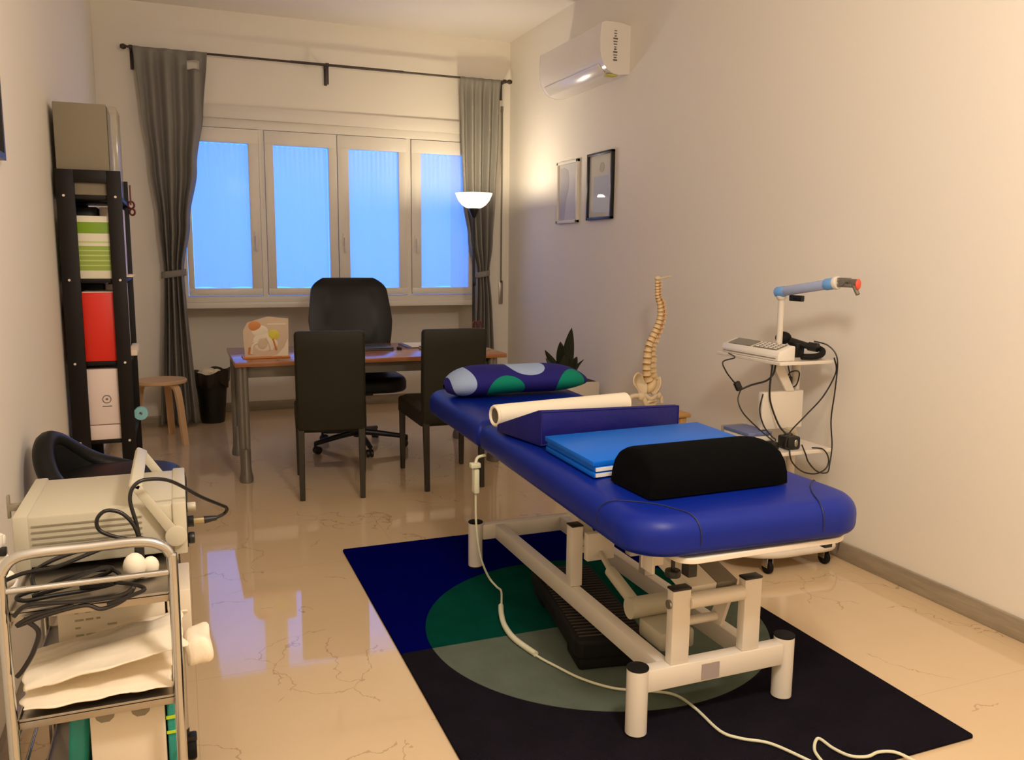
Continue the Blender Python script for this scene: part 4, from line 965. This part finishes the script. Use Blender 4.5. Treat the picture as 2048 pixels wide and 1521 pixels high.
part('lead', G().tube([(2.25, 2.95, .795), (2.30, 2.94, .815), (2.375, 2.938, .83), (2.41, 2.936, .86), (2.42, 2.936, .903)], .0045, 8, 6), 'cable_b', t)
part('long_lead', G().tube([(2.252, 2.95, .795), (2.225, 2.93, .755), (2.24, 2.91, .70), (2.31, 2.89, .63), (2.375, 2.87, .575), (2.385, 2.86, .57)], .003, 8, 6), 'cable_b', t)
cab('black cable running down the left side of the cart panel', [(2.39, 2.92, .903), (2.382, 2.92, .80), (2.40, 2.93, .73), (2.43, 2.91, .64), (2.455, 2.89, .60), (2.46, 2.88, .597)], .0042)
cab('thin black cable curving left of the cart panel', [(2.372, 2.95, .77), (2.355, 2.945, .70), (2.37, 2.93, .63), (2.40, 2.91, .585), (2.41, 2.90, .575), (2.40, 2.885, .572)])
t = thing('power_supply', 'black power supply tucked behind the brace under the cart top', 'power supply', (2.55, 2.99, .82))
part('block', G().box(2.518, 2.558, 2.981, 2.995, .795, .835, .005), 'black_plastic', t)
part('lead', G().tube([(2.53, 2.985, .835), (2.54, 2.98, .855), (2.575, 2.98, .86), (2.60, 2.99, .845), (2.585, 2.985, .80), (2.56, 2.985, .785), (2.53, 2.985, .79)], .003, 8, 6), 'cable_b', t)
part('hanger', G().tube([(2.545, 2.985, .836), (2.53, 2.98, .87), (2.52, 2.98, .903)], .003, 8, 4), 'cable_b', t)
cab('short black cable behind the base of the cart near the wall', [(2.66, 2.87, .142), (2.70, 2.84, .15), (2.728, 2.83, .13), (2.735, 2.82, .09), (2.72, 2.81, .06)])
# low yellow stool with clear container behind the cart
t = thing('storage_box', 'pale yellow box between the spine stool and the equipment cart', 'box', (2.62, 3.50, 0))
part('box', G().box(2.48, 2.755, 3.38, 3.62, 0, .40, .006), 'white_plastic', t)
part('lid', G().box(2.475, 2.76, 3.375, 3.625, .40, .425, .006), 'yellow_box', t)
solo('clear_container', 'clear plastic container on the pale yellow box', 'container', G().box(2.60, 2.74, 3.42, 3.56, .4255, .50, .008), 'clear')

# ================================================================ BLACK LOW-BACK CHAIR (left, behind the trolley)
kx, ky = -.205, 3.02
t = thing('low_back_chair', 'black leather swivel chair with a low curved back behind the beige device', 'chair', (kx, ky, 0))
part('seat', G().slab(kx-.22, kx+.205, ky-.20, ky+.20, .50, .628, (.15, .15, .15, .15), .055, crown=.008), 'black_leather', t, smooth=70)
def kb(th): return math.exp(-((th-165)/46)**2)
bp = []
for k in range(25):
    d_ = 265-(265-50)*k/24; th = math.radians(d_)
    bp.append((kx+.222*math.cos(th), ky+.205*math.sin(th), .585+.155*kb(d_)))
part('back_roll', G().tube(bp, lambda q: .032*min(1, .35+3*min(q, 1-q)), 14, 3), 'black_leather', t, smooth=70)
def fbk(u, v):
    d_ = 265-215*u; th = math.radians(d_); rr = 1-.05*(1-v)
    return (kx+.218*rr*math.cos(th), ky+.20*rr*math.sin(th), .54+(.045+.155*kb(d_))*v)
solidify(part('back_shell', G().grid(fbk, 48, 8), 'black_leather', t, smooth=180), .045)
part('column', G().cyl((kx, ky, .05), (kx, ky, .50), .024, seg=20), 'chrome', t)
part('base', G().lathe([(.001, 0), (.20, 0), (.205, .008), (.17, .02), (.03, .04), (.001, .045)], (kx, ky, 0), 40), 'chrome', t)

# ================================================================ CHROME TROLLEY (front left)
ux0, ux1, uy0, uy1 = -.345, -.035, 1.80, 2.27
t = thing('trolley', 'chrome three-tier wheeled trolley at the front left corner', 'trolley', ((ux0+ux1)/2, (uy0+uy1)/2, 0))
for nme, yy in (('front_frame', uy0), ('rear_frame', uy1)):
    zt = .775 if yy == uy0 else .645
    r = .055; pts = [(ux0, yy, .075), (ux0, yy, .4), (ux0, yy, zt-r*1.3), (ux0+.004, yy, zt-r*.6), (ux0+r*.45, yy, zt-.008), (ux0+r*1.2, yy, zt), (-.19, yy, zt), (ux1-r*1.2, yy, zt), (ux1-r*.45, yy, zt-.010), (ux1-.004, yy, zt-r*.6), (ux1, yy, zt-r*1.3), (ux1, yy, .4), (ux1, yy, .075)]
    part(nme, G().tube(pts, .0105, 16, 6), 'chrome', t, smooth=80)
part('top_rail', G().cyl((ux0, uy0, .703), (ux1, uy0, .703), .0065, seg=14), 'chrome', t)
shz = [.655, .425, .165]
for z in shz:
    g = G().box(ux0+.008, ux1-.008, uy0+.006, uy1-.006, z-.004, z, .001)
    g.box(ux0+.008, ux1-.008, uy0+.006, uy0+.009, z-.018, z+.004, .001).box(ux0+.008, ux1-.008, uy1-.009, uy1-.006, z-.03, z+.006, .001).box(ux0+.008, ux0+.011, uy0+.006, uy1-.006, z-.03, z+.006).box(ux1-.011, ux1-.008, uy0+.006, uy1-.006, z-.03, z+.006)
    part('tray', g, 'steel', t)
for x in (ux0, ux1): part('side_rail', G().cyl((x, uy0, .28), (x, uy1, .28), .004, seg=10), 'chrome', t)
for x in (ux0, ux1):
    for y in (uy0, uy1):
        dx = .016 if x == ux1 else -.012
        c = part('caster', G().cyl((x, y, .062), (x, y, .085), .012, seg=14).box(x+dx-.014, x+dx+.014, y-.018, y+.018, .048, .066, .006), 'black_plastic', t)
        part('wheel', G().cyl((x+dx-.012, y-.006, .027), (x+dx+.012, y-.006, .027), .027, seg=24, bev=.004), 'black_rubber', c)

# beige device on the top tray
ex0, ex1, ey0, ey1, ez0, ez1 = -.356, -.004, 2.022, 2.35, .668, .785
t = thing('therapy_generator', 'large beige device with ribbed sides and a carry handle on top of the trolley', 'device', ((ex0+ex1)/2, (ey0+ey1)/2, .656))
part('case', G().box(ex0+.012, ex1-.012, ey0, ey1, ez0, ez1, .006), 'beige_metal', t)
part('bezel', G().box(ex0, ex0+.03, ey0-.006, ey1+.006, ez0-.004, ez1+.004, .004), 'beige_metal', t)
part('bezel', G().box(ex1-.03, ex1, ey0-.006, ey1+.006, ez0-.004, ez1+.004, .004), 'beige_metal', t)
g = G()
for k in range(6): g.box(ex0+.035, ex1-.095, ey0-.0025, ey0+.001, ez1-.024-k*.0135, ez1-.021-k*.0135)
part('ribs', g, 'beige_dark', t)
part('front_panel', G().box(ex1-.0005, ex1+.002, ey0+.01, ey1-.01, ez0+.006, ez1-.006), 'black_plastic', t, 'dark control face')
part('feet', G().cyl((ex0+.055, ey0+.04, .6565), (ex0+.055, ey0+.04, ez0), .012).cyl((ex1-.075, ey0+.04, .6565), (ex1-.075, ey0+.04, ez0), .012).cyl((ex0+.055, ey1-.13, .6565), (ex0+.055, ey1-.13, ez0), .012).cyl((ex1-.075, ey1-.13, .6565), (ex1-.075, ey1-.13, ez0), .012), 'black_rubber', t)
part('knob', G().cyl((ex1+.002, 2.11, .748), (ex1+.022, 2.11, .748), .012, seg=20, bev=.002), 'beige_metal', t)
part('knob', G().cyl((ex1+.002, 2.05, .690), (ex1+.016, 2.05, .690), .014, seg=20, bev=.003), 'black_plastic', t)
pv = V((-.028, 0, .712)); tp = V((-.108, 0, .838))
for nme, yy, s in (('handle_arm', ey0-.012, -1), ('handle_arm', ey1+.012, 1)):
    d = (tp-pv).normalized(); n = V((-d.z, 0, d.x))
    g = G().prism([tuple((pv+n*.012)[i] for i in (0, 2)), tuple((tp+n*.010)[i] for i in (0, 2)), tuple((tp-n*.010)[i] for i in (0, 2)), tuple((pv-n*.012)[i] for i in (0, 2))], 'y', yy-.004, yy+.004, .002)
    part(nme, g, 'beige_metal', t)
    part('pivot', G().cyl((pv.x, yy-.007, pv.z), (pv.x, yy+.007, pv.z), .024, seg=28, bev=.002), 'beige_metal', t)
part('handle_grip', G().box(-.014, .014, ey0-.016, ey1+.016, -.009, .009, .005, mx=Matrix.Translation((tp.x, 0, tp.z)) @ Matrix.Rotation(.5, 4, 'Y')), 'beige_metal', t)
part('rear_bracket', G().box(ex0-.040, ex0-.034, 2.20, 2.215, .735, .79, .001).box(ex0-.036, ex0, 2.20, 2.215, .752, .768, .001), 'beige_dark', t)
# lead from the socket on the right face over the top
t = thing('device_lead', 'black lead with a metal plug looping over the beige device', 'cable', (-.05, 1.98, .66))
part('plug', G().cyl((.012, 2.15, .700), (.038, 2.15, .700), .009, seg=16), 'brass', t)
part('socket', G().cyl((-.002, 2.15, .700), (.012, 2.15, .700), .014, seg=16), 'black_plastic', t)
part('boot', G().cyl((.036, 2.15, .700), (.066, 2.15, .702), .0095, .006, 14), 'black_plastic', t)
part('lead', G().tube([(.064, 2.15, .702), (.086, 2.15, .712), (.090, 2.14, .728), (.072, 2.12, .745), (.03, 2.06, .785), (-.034, 2.0, .845), (-.083, 1.965, .862), (-.108, 1.955, .852), (-.117, 1.95, .822), (-.106, 1.945, .765), (-.100, 1.94, .71), (-.106, 1.93, .672)], .0042, 10, 8), 'cable_b', t)
part('loop', G().tube([(-.110, 1.925, .68), (-.103, 1.935, .73), (-.112, 1.935, .77), (-.135, 1.935, .80), (-.165, 1.935, .808), (-.183, 1.935, .79), (-.178, 1.935, .765), (-.145, 1.93, .748), (-.10, 1.93, .735)], .0042, 10, 8), 'cable_b', t)
part('ribbon', G().box(-.113, -.093, 1.925, 1.933, .660, .745, .003), 'cable_b', t)
# heap of black cables on the tray
hp = [[(-.342, 1.83, .715), (-.31, 1.835, .724), (-.254, 1.84, .728), (-.20, 1.85, .742), (-.165, 1.86, .752), (-.21, 1.86, .75), (-.27, 1.85, .735), (-.296, 1.84, .715), (-.285, 1.83, .69), (-.23, 1.83, .70), (-.17, 1.84, .715), (-.152, 1.85, .705), (-.18, 1.86, .69), (-.24, 1.85, .68), (-.30, 1.84, .672)],
      [(-.30, 1.86, .672), (-.25, 1.87, .69), (-.19, 1.87, .70), (-.15, 1.87, .695), (-.14, 1.86, .675), (-.19, 1.85, .668), (-.26, 1.84, .668), (-.31, 1.83, .668), (-.325, 1.84, .675), (-.28, 1.87, .675), (-.2, 1.88, .672)],
      [(-.325, 1.787, .655), (-.30, 1.787, .675), (-.24, 1.785, .672), (-.18, 1.785, .668), (-.13, 1.787, .672), (-.11, 1.787, .684), (-.13, 1.787, .66), (-.17, 1.785, .648), (-.20, 1.785, .66), (-.26, 1.785, .652), (-.32, 1.785, .636), (-.29, 1.785, .652), (-.22, 1.785, .664)],
      [(-.16, 1.87, .676), (-.14, 1.835, .680), (-.11, 1.81, .682), (-.09, 1.785, .678), (-.115, 1.785, .668), (-.16, 1.785, .655)]]
t = thing('cable_coil', 'tangled coil of black leads on the trolley top behind the chrome rail', 'cables', (-.24, 1.85, .656))
for p in hp: part('lead', G().tube(p, .0044, 8, 6), 'cable_b', t)
part('connector_block', G().box(-.215, -.15, 1.84, 1.865, .672, .69, .004, mx=None), 'black_plastic', t)
part('trailing_lead', G().tube([(-.31, 1.787, .648), (-.285, 1.785, .62), (-.295, 1.785, .58), (-.315, 1.787, .545), (-.328, 1.787, .53)], .0048, 8, 6), 'cable_b', t)
solo('electrode_bulb', 'white rounded electrode bulb on the trolley tray beside the black leads', 'electrode', G().sph((-.113, 1.905, .687), .028, (.85, .85, 1.05), 18).sph((-.082, 1.915, .680), .020, (.9, .8, 1.1), 14), 'paper')
t = thing('electrode_holder', 'white plastic electrode holder with black insert at the left photo edge', 'electrode', (-.36, 1.93, .66))
part('arms', G().box(-.40, -.356, 1.93, 1.95, .755, .775, .004).tube([(-.372, 1.93, .78), (-.375, 1.93, .755), (-.395, 1.93, .72), (-.40, 1.93, .69)], .014, 12, 5).tube([(-.36, 1.93, .735), (-.372, 1.93, .70), (-.385, 1.93, .66)], .010, 10, 4).box(-.40, -.34, 1.91, 1.96, .656, .672, .004), 'white_plastic', t)
part('insert', G().box(-.374, -.352, 1.912, 1.93, .738, .754, .002), 'black_plastic', t)
part('bulb', G().sph((-.352, 1.88, .70), .020, (1, .8, 1), 14), 'paper', t)
# cartons and towels on the second tray
zt2 = shz[1]+.001
t = thing('carton', 'large white carton with faded print on the middle tray of the trolley', 'box', (-.17, 2.12, zt2))
part('box', G().box(-.285, -.062, 2.03, 2.25, zt2, .615, .003), 'carton', t)
g = G(); rnd = random.Random(5)
for k in range(9):
    z = .60-.018*k
    for j in range(4):
        if rnd.random() < .6: x = -.25+j*.022; g.box(x, x+rnd.uniform(.008, .02), 2.0285, 2.0305, z, z+.004)
part('faded_print', g, 'print_mid', t)
solo('glove_carton', 'small white carton standing at the rear right of the trolley middle tray', 'box', G().box(-.056, -.004, 2.06, 2.25, zt2+.006, .56, .003), 'carton')
def cloth(x0, x1, y0, y1, zf, amp, seed, nx=110, ny=60, slant=0):
    rnd = random.Random(seed); W_ = [(rnd.uniform(-9, 9), rnd.uniform(30, 95), rnd.uniform(0, 6.3), rnd.uniform(.4, 1)) for _ in range(6)]
    F_ = [(rnd.uniform(30, 90), rnd.uniform(-60, 60), rnd.uniform(0, 6.3)) for _ in range(4)]
    def f(u, v):
        x = x0+(x1-x0)*u; y = y0+(y1-y0)*v+slant*(u-.5)*(1-v); n = 0
        for a_, b_, p, w in W_: n += w*(1-2*abs(math.sin(.5*(a_*x+b_*y+p+1.3*math.sin(11*x+p)))))
        n = n/3.2+.18*sum(math.sin(a_*x+b_*y+p) for a_, b_, p in F_)/2
        e = .007*math.sin(9*v+seed)+.004*math.sin(31*v) if u in (0, 1) else 0
        e2 = .004*math.sin(7*u+seed)+.002*math.sin(23*u) if v in (0, 1) else 0
        return V((x+e, y+e2, zf(x, y)+amp*n))
    return G().grid(f, nx, ny), 0
g, th = cloth(-.328, -.048, 1.814, 2.02, lambda x, y: zt2+.020+.10*(y-1.814), .004, 3)
solidify(solo('paper_towel', 'flat cream paper towels on the trolley middle tray under the crumpled one', 'towel', g, 'tissue', smooth=180), .003)
g, th = cloth(-.330, -.022, 1.835, 2.02, lambda x, y: zt2+.050+.055*(x+.33)/.33+.025*math.sin((y-1.835)/.185*PI), .011, 8)
solidify(solo('crumpled_towel', 'crumpled cream disposable towel heaped on top of the flat towels on the trolley', 'towel', g, 'tissue', smooth=180), .004)
fold_g = G().box(-.020, .036, 1.885, 1.985, .440, .505, .016, 3)
bmesh.ops.subdivide_edges(fold_g.bm, edges=fold_g.bm.edges[:], cuts=3, use_grid_fill=True)
for v in fold_g.bm.verts: v.co += V((.003*math.sin(70*v.co.z+30*v.co.y), .002*math.sin(90*v.co.z), .004*math.sin(60*v.co.y+80*v.co.x)))
solidify(solo('folded_towel', 'end of a folded white towel sticking out at the right of the trolley', 'towel', fold_g, 'tissue'), .001)
# bottom tray: carton with painted shade at its flap gaps, teal pouches
zt3 = shz[2]+.001
t = thing('carton', 'white carton with two painted flap-gap shades on the bottom tray of the trolley', 'box', (-.145, 1.95, zt3))
part('box', G().box(-.215, -.068, 1.86, 2.2, zt3, .385, .003), 'carton', t)
for x in (-.185, -.115):
    part('flap_gap_shade', G().prism([(x-.020, .384), (x-.017, .372), (x-.008, .364), (x+.008, .364), (x+.017, .372), (x+.020, .384)], 'y', 1.8585, 1.861), 'beige_dark', t)  # dark half discs paint the shade in the gap of the box flap
g = G().slab(-.262, -.222, 1.90, 2.1, zt3, .37, (.012,)*4, .015)
for v in g.bm.verts: v.co.x += -.016*(1-(v.co.z-zt3)/.2)+.004*math.sin(v.co.y*40)
solo('teal_pouch', 'teal plastic pouch left of the carton on the trolley bottom tray', 'pouch', g, 'teal')
t = thing('teal_container', 'teal and green plastic container right of the carton on the trolley bottom tray', 'container', (-.054, 1.95, zt3))
part('body', G().slab(-.064, -.047, 1.88, 2.05, zt3, .39, (.004,)*4, .006), 'teal', t)
part('strap', G().box(-.066, -.046, 1.876, 1.879, .335, .342).box(-.066, -.046, 1.876, 1.879, .30, .306), 'lime', t)
solo('green_case', 'green strap in front of the teal pouch on the trolley bottom tray', 'case', G().box(-.275, -.222, 1.875, 1.893, .215, .235, .005), 'green')
